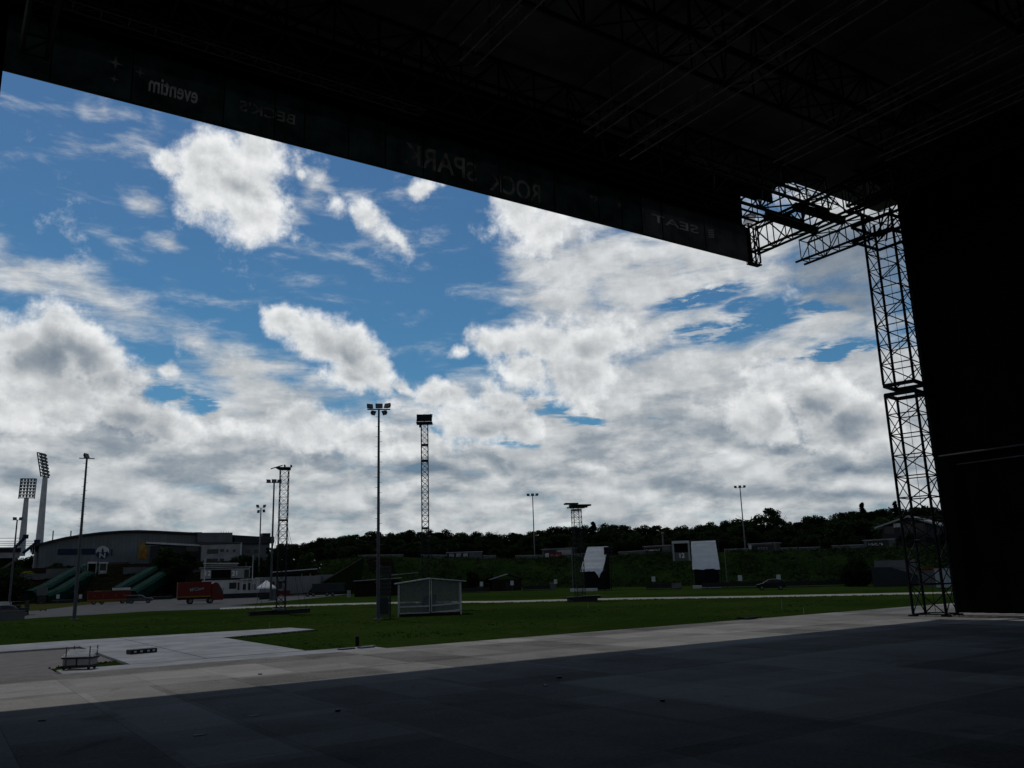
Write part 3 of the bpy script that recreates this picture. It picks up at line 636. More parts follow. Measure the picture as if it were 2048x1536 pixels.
o = MB().add([(24.1, 19.7, 16.05), (24.55, 19.5, 16.15), (24.75, 19.9, 15.93), (24.6, 20.1, 15.8), (24.3, 20.05, 15.86)], [(0, 1, 2, 3, 4)]).build('cloth_flap', M['tarp'])
tag(o, 'small torn piece of pale cloth at the right end of the roof edge', 'cloth')

# corner tower standing on the stage
t = thing('truss_tower', 'tall black lattice tower standing on the stage at the right of the picture', 'tower', (26.67, 15.88, SZ), R(10.5))
def tower_sec(z0, z1, w, bay, name):
    ch = [MB() for _ in range(4)]; mb = MB()
    truss(mb, (0, 0, z0), (0, 0, z1), w, w, bay, 0.048, 0.019, up=(0, 1, 0), x='two sides', chords=ch)
    s = mb.build(name, M['steel'], t)
    for c in ch: c.build('chord', M['steel'], s)
tower_sec(0.06, 0.98, 1.0, .9, 'tower_foot'); tower_sec(0.98, 7.2, 1.0, .685, 'tower_section'); tower_sec(7.55, 13.6, 1.0, .685, 'tower_section')
for z in (7.18, 7.50):
    mb = MB()
    for a, b in (((-.5,-.5),(.5,-.5)),((.5,-.5),(.5,.5)),((.5,.5),(-.5,.5)),((-.5,.5),(-.5,-.5))): mb.bar((*a, z), (*b, z), .07, .12)
    mb.build('splice_frame', M['black'], t)
for x in (-.5, .5):
    for y in (-.5, .5): MB().box(x-.12, x+.12, y-.12, y+.12, 0.003, .05).build('foot_plate', M['black'], t)
MB().tube((.28, .1, .1), (.28, .1, 13.5), 0.008, n=5).build('steel_cable', M['black'], t)

# black drapes
def drape(name, A, B, z0, z1, lab, fold=0.10, step=0.22):
    A, B = V((*A, 0)), V((*B, 0)); d = B-A; L = d.length; d.normalize(); nrm = V((-d.y, d.x, 0)); N = int(L/step); K = 6
    rng = random.Random(int(abs(A.x*7+A.y*13))); mb = MB(); vs = []
    ph = [rng.uniform(-1, 1) for _ in range(N+1)]
    for i in range(N+1):
        for j in range(K+1):
            p = A+d*(L*i/N)+nrm*(fold*(0.6*(-1)**i+0.5*ph[i])*(0.6+0.4*(1-j/K)))
            vs.append((p.x-A.x, p.y-A.y, (z1-z0)*j/K))
    mb.add(vs, [(i*(K+1)+j, (i+1)*(K+1)+j, (i+1)*(K+1)+j+1, i*(K+1)+j+1) for i in range(N) for j in range(K)])
    o = mb.build(name, M['cloth'], None, smooth=True); o.location = (A.x, A.y, z0); tag(o, lab, 'drape'); return o
u_ = drape('stage_drape', (27.5, 15.75), (27.5, -10.5), 6.55, 18.6, 'tall upper black cloth drape closing the right side of the stage')
drape('stage_drape', (28.0, 16.0), (28.0, -10.5), SZ+.03, 6.75, 'lower black drape standing behind the rope line at the right of the stage')
o = MB().tube((27.38, 15.45, 6.52), (27.38, 1.0, 6.60), 0.03, n=6).build('drape_rope', M['galv']); tag(o, 'upper of two pale ropes along the hem of the black drape', 'rope')
o = MB().tube((27.5, 14.95, 6.2), (27.5, 1.0, 6.30), 0.022, n=6).build('drape_rope', M['galv']); tag(o, 'lower of two pale ropes across the black drape', 'rope')
drape('stage_drape', (0.17, 17.0), (-7.5, 17.0), SZ+.02, 16.9, 'black drape with a rough edge at the far left of the picture', 0.03, 0.18)
drape('stage_drape', (-7.0, 17), (-7.0, -10.8), SZ+.02, 16.9, 'unseen black drape added along the left wing to keep skylight out')  # out of view, added to shut skylight out of the stage
drape('stage_drape', (-7.0, -10.5), (28, -10.5), SZ+.02, 16.9, 'unseen black drape added behind the camera to darken the stage')  # out of view, added so that the stage interior stays dark

# small things lying on the stage floor
for i, (x, y, l, lab) in enumerate(((86,1442,.11,'small dark scrap on the shaded stage floor at the far left'),(675,1423,.11,'dark scrap on the shaded floor below the big floodlight mast'),(520,1349,.12,'tiny dark scrap on the sunlit strip of the stage'),
        (1325,1403,.10,'small dark scrap on the middle of the shaded stage floor'),(1090,1371,.30,'thin dark stick lying on the shaded stage floor'),(1118,1356,.12,'tiny dark crumb near the thin stick on the stage'))):
    p = G(x, y, SZ); mb = MB()
    pts = [(l*random.uniform(.3, .6)*cos(a), (0.15 if i == 4 else .5)*l*random.uniform(.4, .7)*sin(a)) for a in [k*2*pi/7 for k in range(7)]]
    mb.slab(pts, 0, .012+.01*(i % 2)); o = mb.build('floor_scrap', M['black']); o.location = (p.x, p.y, SZ+.003); o.rotation_euler = (0, 0, i*1.1-.3); tag(o, lab, 'litter', 'scraps on the stage floor')
for x, y, w_, h_, lab in ((400,1470,.13,.09,'pale strip of tape on the shaded stage floor'),(508,1432,.12,.09,'short pale tape mark further back on the shaded stage floor'),):
    p = G(x, y, SZ); o = MB().slab([(-w_/2, -h_/2), (w_/2, -h_/2*.8), (w_*.45, h_/2), (-w_*.5, h_*.4)], 0, .004).build('tape_mark', M['dimletter']); o.location = (p.x, p.y, SZ+.003); tag(o, lab, 'tape', 'tape marks on the stage floor')
p = G(1495, 1238.5, SZ); t = thing('cable_heap', 'flat dark heap of cable on the lit stage edge', 'cable', (p.x, p.y, SZ))
mb = MB(); rr = random.Random(5); prev = V((-.3, 0, .02))
for i in range(46):
    q = V((.38*sin(i*1.7)*rr.uniform(.5, 1), .26*cos(i*1.3)*rr.uniform(.4, 1), .02+.05*rr.random())); mb.tube(prev, q, .018, n=5); prev = q
mb.build('cable', M['black'], t)
p = G(711, 1297, SZ); t = thing('floor_stand', 'small dark post on flat plates at the edge of the stage', 'stand', (p.x, p.y-.1, SZ), .2)
MB().tube((0, 0, .05), (0, 0, .30), .05, n=10).build('post', M['black'], t)
for dx, dy in ((-.28, .05), (.22, -.06), (.42, .1)):
    MB().box(dx-.2, dx+.2, dy-.1, dy+.1, .003, .035).build('base_plate', M['galv'], t)

# ================================================================== FIELD: masts and lattice towers
def lamp_head(parent, name, x, z, tilt, pan, w_=.42, h_=.34, m='black'):
    mb = MB(); mb.add([(-w_/2,0,-h_/2),(w_/2,0,-h_/2),(w_/2,0,h_/2),(-w_/2,0,h_/2),(-w_*.3,.26,-h_*.28),(w_*.3,.26,-h_*.28),(w_*.3,.26,h_*.28),(-w_*.3,.26,h_*.28)],
                      [(0,1,2,3),(5,4,7,6),(0,4,5,1),(1,5,6,2),(2,6,7,3),(3,7,4,0)])
    o = mb.build(name, M[m], parent); o.location = (x, 0, z); o.rotation_euler = (tilt, 0, pan)
    g = MB().box(-w_*.44, w_*.44, -.012, -.003, -h_*.42, h_*.42).build('lens', M['galv'], o); return o
def flood_mast(p, h, r0, r1, lab, heads, arm=1.9, m='darkpole', pegs=False, group='slender floodlight masts'):
    t = thing('floodlight_mast', lab, 'floodlight mast', p, rz_at(p), group)
    MB().tube((0, 0, 0), (0, 0, h), r0, r1, n=10).build('pole', M[m], t)
    MB().box(-arm/2, arm/2, -.05, .05, h-.05, h+.04).build('crossarm', M[m], t)
    if pegs:
        mb = MB(); z = 2.5; i = 0
        while z < h-.5:
            mb.tube((0, 0, z), ((-1)**i*(.12+r0), 0, z), .016, n=4); z += .42; i += 1
        o = mb.build('climbing_peg', M[m], t); o['kind'] = 'stuff'
    for x, dz, tilt, pan, w_, h_ in heads: lamp_head(t, 'floodlight', x, h+dz, tilt, pan, w_, h_)
    MB().box(-r0*2.2, r0*2.2, -r0*2.2, r0*2.2, 0, .12).build('base_plate', M['concrete'], t)
    return t
p = G(756, 1240); flood_mast(p, 17.0, .15, .085, 'nearest and tallest floodlight mast with climbing pegs, beside the tent on the turf',
    [(-.72, .28, -.25, .5, .55, .40), (0.02, .30, -.25, 0, .6, .42), (.68, .34, -.35, -.7, .62, .42), (-.40, -.32, .55, .9, .44, .40), (.42, -.30, .5, -.9, .46, .40)], 1.9, 'darkpole', True)
p = G(148, 1240); flood_mast(p, 16.9, .19, .10, 'tall dark floodlight mast at the left with one round lamp on top', [(.0, .28, -.4, 1.0, .8, .6)], 1.5, 'darkpole', True)
p = D(541, 1201, 166); p.z = 0; flood_mast(p, 21.5, .22, .14, 'floodlight mast close left of the lattice tower beside the peaked tent', [(-1.0, .3, -.3, .5, .9, .7), (0, .35, -.3, .1, .9, .7), (.95, .3, -.3, -.6, 1.0, .7)], 3.0, 'darkpole')
p = D(516, 1192, 235); p.z = 0; flood_mast(p, 22.5, .22, .15, 'short floodlight mast with four lamps above the long flat building', [(-.85, .5, -.3, .6, .9, .8), (.85, .5, -.3, -.6, .9, .8), (-.6, -.9, .3, .6, .8, .8), (.75, -.75, .3, -.6, .8, .8)], 2.2, 'greypole')
p = on_bank(1069, 3); p_h = D(1067, 994, 227).z
flood_mast(p, p_h-p.z, .16, .11, 'thin mast with three lamps rising over the middle of the dark wood', [(-1.15, .3, -.2, .25, .8, .65), (0, .32, -.2, 0, .8, .65), (1.15, .3, -.2, -.25, .8, .65)], 2.6, 'greypole')
p = on_bank(1491, 3); p_h = D(1480.5, 975, 197).z
flood_mast(p, p_h-p.z, .15, .10, 'thin mast with three lamps rising left of the two crowned tree', [(-.98, .25, -.2, .25, .6, .5), (0, .27, -.2, 0, .6, .5), (.98, .25, -.2, -.25, .6, .5)], 2.3, 'greypole')
p = D(19, 1200, 205); p.z = 0; flood_mast(p, D(27, 1040, 205).z, .24, .13, 'floodlight mast with two lamps at the far left edge in front of the stand', [(-.45, .3, -.3, .4, .8, .6), (.65, .3, -.3, -.5, .8, .6)], 1.7, 'darkpole')

def stadium_light(px, dist, yb, yt, yp, panelw, lab, pan, rows, lean):
    base = D(px, yb, dist); zt = D(px, yp, dist).z; ztop = D(px, yt, dist).z
    t = thing('stadium_floodlight', lab, 'stadium light', base, rz_at(base), 'stadium floodlights behind the hall')
    h = zt-base.z; MB().tube((0, 0, 0), (0, 0, h), 1.45, .85, n=14).build('mast', M['white'], t)
    H = ztop-zt
    f = MB()
    for i in range(rows+1):
        z = H*i/rows; f.bar((-panelw/2, 0, z), (panelw/2, 0, z), .3, .3)
    for x in (-panelw/2, 0, panelw/2): f.bar((x, .25, -.3), (x, .25, H+.2), .3, .3)
    fr = f.build('lamp_frame', M['darkgrey'], t); fr.location = (0, -.9, h); fr.rotation_euler = (R(-lean), 0, pan)
    n_ = 5
    for i in range(rows):
        for j in range(n_):
            o = MB().box(-panelw/n_*.36, panelw/n_*.36, -.55, -.25, -H/rows*.28, H/rows*.26).build('lamp', M['galv'], fr); o.location = (-panelw/2+panelw*(j+.5)/n_, 0, H*(i+.5)/rows)
stadium_light(42, 395, 1112, 957, 996, 5.6, 'stadium floodlight with broad lamp panel facing the viewer at the far left', R(-8), 6, 6)
stadium_light(74, 350, 1136, 905, 953, 4.6, 'taller stadium floodlight with slanted lamp panel left of the grey hall', R(58), 7, 14)

def lattice_mast(p, h, wd, bay, lab, stays=None, rot=0.0, splices=()):
    t = thing('lattice_tower', lab, 'lattice tower', p, rz_at(p)+rot, 'lattice towers on the turf')
    ch = [MB() for _ in range(4)]; mb = MB()
    truss(mb, (0, 0, 0.35), (0, 0, h), wd, wd, bay, .042, .017, up=(0, 1, 0), x=True, chords=ch)
    m = mb.build('mast', M['steel'], t)
    for c in ch: c.build('chord', M['steel'], m)
    for z in splices:
        mb = MB(); q = wd/2
        for a, b in (((-q,-q),(q,-q)),((q,-q),(q,q)),((q,q),(-q,q)),((-q,q),(-q,-q))): mb.bar((*a, z), (*b, z), .08, .16)
        mb.build('splice_frame', M['black'], t)
    if stays:
        z, rad = stays
        for a in (45, 135, 225, 315): MB().tube((wd/2*cos(R(a)), wd/2*sin(R(a)), z), (rad*cos(R(a)), rad*sin(R(a)), .1), .018, n=5).build('guy_wire', M['steel'], t)
    return t
p = G(561, 1228); t = lattice_mast(p, 14.8, .86, .74, 'lattice tower with a tilted dark platform on top standing left of the big mast', (9.3, 3.4), .12, (3.2, 9.5))
MB().slab([(-1.0, -.8), (.55, -.8), (.75, .8), (-.5, .8)], 14.85, 15.0).build('platform', M['black'], t)
MB().bar((-1.45, -.5, 14.82), (-.3, -.4, 15.2), .5, .08).build('platform_board', M['black'], t)
for x in (-.05, .62): MB().bar((x, -.8, 15.05), (x+.1, .7, 15.35), .12, .2).build('platform_beam', M['black'], t)
for a, b in (((-3.2,-1.2),(-.4,-.2)),((.4,-.1),(3.0,.9))): MB().bar((*a, .22), (*b, .22), .5, .40).build('ballast_beam', M['black'], t)
MB().box(-.9, .3, -1.2, -.3, .42, .56).build('ballast_slab', M['galv'], t)
MB().box(-.8, .8, -.8, .8, 0, .35).build('ballast_block', M['black'], t)
o = MB().slab([(.25*cos(i), .18*sin(i)) for i in range(6)], 0, .22).build('white_lump', M['white']); q = G(512, 1228); o.location = (q.x, q.y, .0); o.name = 'sandbag'; tag(o, 'small white sandbag lying beside the foot of the left lattice tower', 'sandbag')
p = D(852, 1218, 90.5); p.z = 0; t = lattice_mast(p, 19.3, .70, .62, 'tallest lattice tower with a slatted dark panel on top, rising behind the tent', (7.4, 2.4), -.05, (8.2, 15.3, 17.0))
MB().box(-.85, .85, -.7, .7, 19.3, 19.42).build('platform', M['black'], t)
for i in range(4): MB().box(-.82+.03*i, .82+.03*i, -.78, -.72, 19.48+.19*i, 19.62+.19*i).build('slat', M['black'], t)
MB().box(-.8, .84, -.70, -.66, 19.45, 20.2).build('panel_board', M['black'], t)
for x in (-.7, 0, .7): MB().box(x-.04, x+.04, -.70, -.64, 19.42, 20.25).build('panel_post', M['black'], t)
MB().box(-.55, -.3, -.55, -.3, 18.85, 19.25).build('winch_box', M['black'], t)
MB().box(-.9, .9, -.9, .9, 0, .35).build('ballast_block', M['black'], t)
p = G(1161, 1203); t = lattice_mast(p, 10.7, .92, .62, 'shortest lattice tower with a wide flat platform, standing in the middle of the turf', None, .35, (10.3,))
MB().slab([(-1.5, -.6), (.1, -.6), (.1, .6), (-1.3, .6)], 10.95, 11.1).build('platform', M['black'], t)
MB().slab([(-.9, -.8), (1.55, -.9), (1.5, .4), (-.7, .6)], 10.72, 10.9).build('platform', M['black'], t)
for y in (-.5, .4): MB().bar((-1.0, y, 10.6), (1.2, y, 10.6), .1, .14).build('platform_beam', M['black'], t)
MB().box(-1.9, 2.1, -1.0, .5, .36, .56).build('ballast_slab', M['black'], t)
MB().box(-1.3, 1.6, -1.3, .9, 0.0, .34).build('ballast_block', M['black'], t)
MB().box(-.2, 2.0, -1.5, -.7, .58, .66).build('deck_board', M['galv'], t)

# tent and mesh scaffold beside the big mast
p = G(861, 1231); t = thing('awning_tent', 'low tent with white frame and clear plastic front panels on the turf', 'tent', p, rz_at(p)+.03)
w0, w1, hr, he, dp = -2.72, 2.62, 3.05, 2.65, 3.0
MB().prism([(w0-.35, he+.02), (0, hr), (w1+.45, he+.08), (w1+.45, he+.16), (0, hr+.09), (w0-.35, he+.11)], -.35, dp).build('roof', M['white'], t)
MB().box(w0+.1, w1-.1, .25, dp-.2, 0.02, .22).build('floor', M['black'], t)
for x, hh in ((w0, he), (w1, he+.05)):
    for y in (.02, dp-.1): MB().box(x-.05, x+.05, y-.05, y+.05, 0, hh).build('post', M['white'], t)
for x0, x1, z0, z1, zb0, zb1 in ((w0+.08, -.07, he, hr-.04, .24, .24), (.09, w1-.08, hr-.04, he+.06, .26, .40)):
    fr = MB(); q = .075
    fr.bar((x0, -.04, zb0), (x0, -.04, z0), q, q); fr.bar((x1, -.04, zb1), (x1, -.04, z1), q, q); fr.bar((x0, -.04, zb0), (x1, -.04, zb1), q, q); fr.bar((x0, -.04, zb0+.55), (x1, -.04, zb1+.55), q*1.3, q*1.6)
    f = fr.build('panel_frame', M['white'], t)
    MB().add([(x0, -.02, zb0), (x1, -.02, zb1), (x1, -.02, z1), (x0, -.02, z0)], [(0, 1, 2, 3)]).build('clear_panel', M['clear'], f)
MB().box(-.75, .55, 1.2, 1.9, .22, 1.75).build('cabinet', M['black'], t)
p = G(768, 1238); t = thing('mesh_scaffold', 'narrow grey scaffold stack wrapped in mesh beside the big mast', 'scaffold', p, rz_at(p)-.1)
for x in (-.5, .5):
    for y in (-.4, .4): MB().tube((x, y, 0), (x, y, 4.2), .035, n=8).build('upright', M['darkgrey'], t)
mb = MB(); z = .15
while z < 4.2:
    for y in (-.4, .4): mb.tube((-.5, y, z), (.5, y, z), .02, n=5)
    for x in (-.5, .5): mb.tube((x, -.4, z), (x, .4, z), .02, n=5)
    z += .33
o = mb.build('rung_grid', M['darkgrey'], t)
MB().add([(-.46,-.43,.2),(.46,-.43,.2),(.46,-.43,4.1),(-.46,-.43,4.1)], [(0,1,2,3)]).build('mesh_sheet', M['mesh'], t)
MB().box(-.38, .38, -.3, .3, .4, 1.7).build('stored_box', M['grey'], t); MB().box(-.3, .35, -.3, .3, 2.3, 2.75).build('stored_box', M['darkgrey'], t)

# transport dolly and the flat box on the paving
p = G(161, 1345); t = thing('transport_dolly', 'metal dolly with four stakes carrying pale profiles, on the paving in front of the stage', 'dolly', (p.x, p.y+.3, .097), -.62)
MB().box(-.58, .58, -.3, .3, .10, .16).build('frame', M['black'], t)
for x in (-.42, .5):
    for y in (-.28, .28): MB().tube((x, y, .1), (x, y, .86), .022, n=8).build('stake', M['galv'], t)
for x in (-.5, .46):
    for y in (-.22, .22): MB().disc((x, .05), .05, y-.02, y+.02, 14).build('castor', M['tyre'], t)
for x0, x1 in ((-.54, -.03), (.03, .54)): MB().box(x0, x1, -.27, .27, .165, .40).build('crate', M['tarpgrey'], t, bevel=.01)
MB().box(-.6, .6, -.29, .29, .405, .46).build('lid', M['black'], t)
for i in range(5): MB().bar((-.60+.02*i, -.25+.11*i, .49+.05*i), (.60-.01*i, -.25+.11*i+.02, .50+.05*i+.012*(i % 2)), .09, .05).build('profile', M['brightmetal'], t)
p = G(283, 1311); t = thing('flat_case', 'flat black case with small pale plates lying on the pale paving', 'case', (p.x, p.y, .11), .25)
MB().box(-.62, .62, -.25, .25, 0, .19).build('body', M['black'], t, bevel=.01)
for x in (-.42, -.13, .2, .45): MB().box(x-.055, x+.055, -.262, -.252, .06, .14).build('plate', M['white'], t)
for px, py, h, lab in ((538,1253,.5,'thin pale marker rod in the turf behind the paving'),(1564,1213,.75,'slim pale marker rod in the turf in front of the small car'),(1608,1225,.5,'slim yellowish marker rod near the stage edge right of the cable heap'),(1176,1211,.55,'pale marker rod at the foot of the shortest lattice tower')):
    p = G(px, py+6); o = MB().tube((0, 0, 0), (.03, 0, h), .02, .015, n=6).build('marker_rod', M['path']); o.location = p; tag(o, lab, 'marker', 'marker rods in the turf')

# ================================================================== vehicles
def wheel(t, x, y, r, wd=.2):
    s = -1 if y < 0 else 1
    o = MB().disc((0, 0), r, -wd/2, wd/2, 20).build('wheel', M['tyre'], t); o.location = (x, y, r)
    MB().disc((0, 0), r*.6, s*(wd/2), s*(wd/2+.02), 16).build('rim', M['galv'], o); return o
def shell(t, name, prof, hw, m, tuck=0.0, zt=0.0):
    """car body: side outline, sides leaning in above zt"""
    n = len(prof); mb = MB(); rings = [(-1, 0.0), (-.96, 0.0), (.96, 0.0), (1, 0.0)]
    vs = []
    for s, _ in ((-1, 0), (-.86, 1), (.86, 1), (1, 0)):
        for x, z in prof:
            k = 1-tuck*max(0, (z-zt)); sx = 0.985 if abs(s) == 1 else 1.0
            vs.append((x*sx, s*hw*k, z if abs(s) < 1 else zt*.0+z-.025*(z > zt)))
    fs = []
    for r in range(3):
        for i in range(n): fs.append((r*n+i, r*n+(i+1) % n, (r+1)*n+(i+1) % n, (r+1)*n+i))
    fs += [tuple(range(n-1, -1, -1)), tuple(range(3*n, 4*n))]
    return mb.add(vs, fs).build(name, m, t)
def car(p, rz, lab, m, prof, win, L, hw, tall, wr, wx, cat='car', zt=.95, tuck=.16):
    t = thing('parked_car', lab, cat, p, rz, 'cars parked round the field')
    b = shell(t, 'body', prof, hw, m, tuck, zt)
    for s in (-1, 1):
        for poly in win:
            y = [s*hw*(1-tuck*max(0, z-zt)) for x, z in poly]
            mb = MB(); k = len(poly)
            mb.add([(x, yy+s*.004, z) for (x, z), yy in zip(poly, y)]+[(x, yy-s*.03, z) for (x, z), yy in zip(poly, y)], [tuple(range(k)), tuple(range(2*k-1, k-1, -1))]+[(i, (i+1) % k, (i+1) % k+k, i+k) for i in range(k)])
            mb.build('side_window', M['window'], t)
    for x in wx:
        for y in (-hw+.08, hw-.08): wheel(t, x, y, wr)
    return t
hatch = [(-2.0,.35),(-2.03,.62),(-1.9,.80),(-1.1,.98),(-.45,1.38),(.1,1.50),(.9,1.49),(1.55,1.34),(1.92,1.0),(2.0,.7),(1.98,.35),(1.55,.30),(-1.6,.30)]
p = G(1543, 1180); t = car(p, rz_at(p)+.04, 'small black hatchback standing on the turf in front of the grass bank', M['blackpaint'], hatch, [[(-.85,1.0),(-.35,1.34),(.05,1.42),(.1,1.0)],[(.2,1.0),(.2,1.43),(.85,1.42),(1.3,1.3),(1.45,1.02)]], 4, .86, 1.5, .32, (-1.3, 1.22))
MB().add([(-1.06,-.68,1.0),(-1.06,.68,1.0),(-.50,.58,1.37),(-.50,-.58,1.37)], [(0,1,2,3)]).build('windscreen', M['galv'], t)
for y in (-.6, .6): MB().box(-2.06, -1.9, y-.16, y+.16, .62, .76).build('headlight', M['galv'], t)
pick = [(-2.5,.5),(-2.5,.95),(-2.45,1.62),(-.35,1.66),(.25,1.58),(1.0,1.12),(2.1,1.02),(2.35,.85),(2.38,.45),(-2.4,.45)]
p = D(280, 1203, 189); p.z = 0; t = car(p, rz_at(p)-.05, 'grey pickup with a covered back in front of the red trailer', M['silver'], pick, [[(-.25,1.12),(-.2,1.52),(.2,1.48),(.75,1.12)]], 5, .9, 1.7, .38, (-1.55, 1.5), 'pickup')
MB().add([(.95,-.72,1.16),(.95,.72,1.16),(.32,.66,1.57),(.32,-.66,1.57)], [(0,1,2,3)]).build('windscreen', M['galv'], t)
MB().box(-2.46, -.38, -.905, -.88, 1.0, 1.55).build('hardtop', M['blackpaint'], t)
# red show trailer
p = D(219, 1203, 196); p.z = 0; t = thing('red_trailer', 'long low red trailer with a yellow stripe behind the grey pickup', 'trailer', p, rz_at(p)+.05)
MB().box(-4.1, 3.9, -1.1, 1.1, .55, 2.55).build('body', M['red'], t, bevel=.03)
MB().box(-4.12, 3.92, -1.115, -1.105, .62, .95).build('stripe', M['yellow'], t)
MB().prism([(-3.0, 2.56), (3.9, 2.56), (3.9, 2.66), (-2.6, 2.66)], -1.05, 1.05).build('roof_edge', M['postergold'], t)
MB().box(.4, 3.7, -.9, .9, 2.68, 3.15).build('roof_board', M['white'], t)
for x in (-2.9, -1.4, 2.4, 3.4): wheel(t, x, -.95, .38); wheel(t, x, .95, .38)
for x, s in ((-2.9, 'o'), (-1.2, '|'), (1.0, 'x'), (2.7, 'ex')): letters(s, .8, M['yellow'], t, (x, -1.125, 1.7), (R(90), 0, 0), 'faded_lettering', 0, .004)
# red truck
p = D(401, 1203, 162); p.z = 0; t = thing('red_truck', 'red box truck with pale lettering parked on the asphalt yard', 'truck', p, rz_at(p)+.10)
MB().box(-3.9, 1.55, -1.22, 1.22, 1.12, 3.72).build('cargo_box', M['red'], t, bevel=.04)
MB().box(-3.92, 1.55, -1.235, -1.225, 1.14, 1.36).build('stripe', M['yellow'], t)
cab = MB().prism([(1.65,.55),(1.65,3.3),(2.2,3.62),(2.75,3.35),(3.28,2.5),(3.6,1.7),(3.62,.55)], -1.18, 1.18).build('cab', M['red'], t, bevel=.05)
MB().add([(3.32,-1.0,2.42),(3.32,1.0,2.42),(3.60,1.0,1.72),(3.60,-1.0,1.72)], [(0,1,2,3)]).build('windscreen', M['window'], cab)
MB().prism([(2.35,1.75),(2.4,2.45),(3.1,2.42),(3.4,1.75)], -1.2, -1.185).build('side_window', M['window'], cab)
MB().box(3.45, 3.55, -1.5, -1.25, 1.9, 2.6).build('mirror', M['galv'], cab)
MB().box(-3.8, 1.6, -.5, .5, .75, 1.1).build('chassis', M['black'], t)
for z in (.45, .72): MB().box(-1.1, 1.0, -1.2, -1.12, z, z+.12).build('side_guard', M['galv'], t)
for x in (-1.75, 1.95-.45): wheel(t, x, -1.0, .5, .3); wheel(t, x, 1.0, .5, .3)
MB().prism([(-1.9, 2.0), (.25, 2.3), (.35, 3.05), (-1.8, 2.75)], -1.24, -1.23).build('lettering_field', mat('maroon_paint', (0.06, 0.012, 0.012), .5), t)
letters("M'Clow", .75, M['dullwhite'], t, (-.78, -1.247, 2.5), (R(90), R(-8), 0), 'lettering', .01, .004)
# dark semi trailer near the middle
p = D(652, 1191, 196); p.z = 0; t = thing('flatbed_trailer', 'dark covered trailer left of the timber canopy', 'trailer', p, rz_at(p))
MB().box(-3.0, 4.0, -1.2, 1.2, .9, 2.7).build('tarpaulin_body', M['darkgrey'], t, bevel=.05)
MB().box(-4.6, 4.0, -1.1, 1.1, .6, .9).build('bed', M['black'], t)
for x in (-3.9, -2.7, 0.2, 1.4): wheel(t, x, -1.0, .45, .3); wheel(t, x, 1.0, .45, .3)
# works vehicles at the far left
p = G(36, 1232, 0); t = thing('forklift', 'dark grey forklift standing at the left end of the asphalt yard', 'forklift', p, rz_at(p)+.5)
MB().box(-1.1, 1.0, -.6, .6, .35, 1.0).build('body', M['darkgrey'], t, bevel=.08)
MB().box(-1.0, .5, -.58, .58, 1.75, 1.83).build('overhead_guard', M['darkgrey'], t, bevel=.02)
for x, xx in ((-.9, -.75), (.35, .6)):
    for y in (-.5, .5): MB().tube((xx, y, .95), (x, y, 1.76), .04, n=6).build('guard_post', M['black'], t)
MB().box(1.0, 1.12, -.4, .4, .1, 1.9).build('mast', M['black'], t); MB().box(1.1, 2.0, -.35, -.22, .06, .12).build('fork', M['galv'], t); MB().box(1.1, 2.0, .22, .35, .06, .12).build('fork', M['galv'], t)
MB().box(-.55, 0, -.3, .3, 1.0, 1.35).build('seat', M['black'], t)
for x in (-.75, .65): wheel(t, x, -.5, .3); wheel(t, x, .5, .3)
p = G(-6, 1236, 0); t = car(p, rz_at(p)+.2, 'dark grey estate car cut off by the left edge of the picture', M['silver'], [(a*1.05, b) for a, b in hatch], [[(-.85,1.0),(-.35,1.34),(.05,1.42),(.1,1.0)],[(.2,1.0),(.2,1.43),(.85,1.42),(1.3,1.3),(1.45,1.02)]], 4, .88, 1.5, .32, (-1.35, 1.28))
p = G(15, 1241, 0); t = thing('concrete_block', 'low grey block wall element in front of the forklift', 'block', p, rz_at(p)+.1)
MB().box(-2.6, 1.6, -.25, .25, 0, .95).build('wall', M['grey'], t, bevel=.03); MB().box(-2.65, 1.65, -.3, .3, .953, 1.03).build('coping', M['concrete'], t)
for i, x in enumerate((2, 10, 20)):
    p = D(x, 1193, 205); p.z = 0; t = thing('water_tank', ('white liquid container at the very left edge below the stand', 'middle white container of three by the left edge', 'right hand white container of three by the left edge')[i], 'container', p, rz_at(p), 'white containers at the left edge')
    MB().box(-.42, .42, -.42, .42, .15, 1.1).build('tank', M['white'], t, bevel=.06); MB().box(-.5, .5, -.5, .5, 0, .14).build('pallet', M['blue'], t)
p = G(86, 1222, 0); t = thing('hand_cart', 'small low cart with an upright handle on the asphalt yard', 'cart', p, rz_at(p))
MB().box(-.5, .5, -.3, .3, .15, .25).build('bed', M['black'], t); MB().tube((-.3, 0, .25), (-.36, 0, 1.4), .02, n=6).build('handle', M['galv'], t)
for x in (-.35, .35): wheel(t, x, -.28, .12, .06); wheel(t, x, .28, .12, .06)

# ================================================================== buildings
class Face:              # upright plane through a point, turned to the stage: picture bearings -> local x, z on it
    def __init__(s, px, dist, turn=0.0, z0=0.0):
        s.p = D(px, 1150, dist); s.p.z = z0; s.rz = rz_at(s.p)+turn; s.nx = V((-sin(s.rz), cos(s.rz), 0)); s.ax = V((cos(s.rz), sin(s.rz), 0))
    def __call__(s, px, py, back=0.0):
        d = ray(px, py); o = s.p + s.nx*back; t = (o-V((0, 0, CZ))).dot(s.nx)/d.dot(s.nx); q = V((0, 0, CZ))+d*t
        return ((q-s.p).dot(s.ax), q.z-s.p.z)
    def rect(s, x0, y0, x1, y1, back=0.0):
        a = s(x0, y1, back); b = s(x1, y0, back); return a[0], b[0], a[1], b[1]
def wbox(mb, f, x0, y0, x1, y1, front, back):
    a, b, c, d = f.rect(x0, y0, x1, y1); return mb.box(a, b, front, back, c, d)

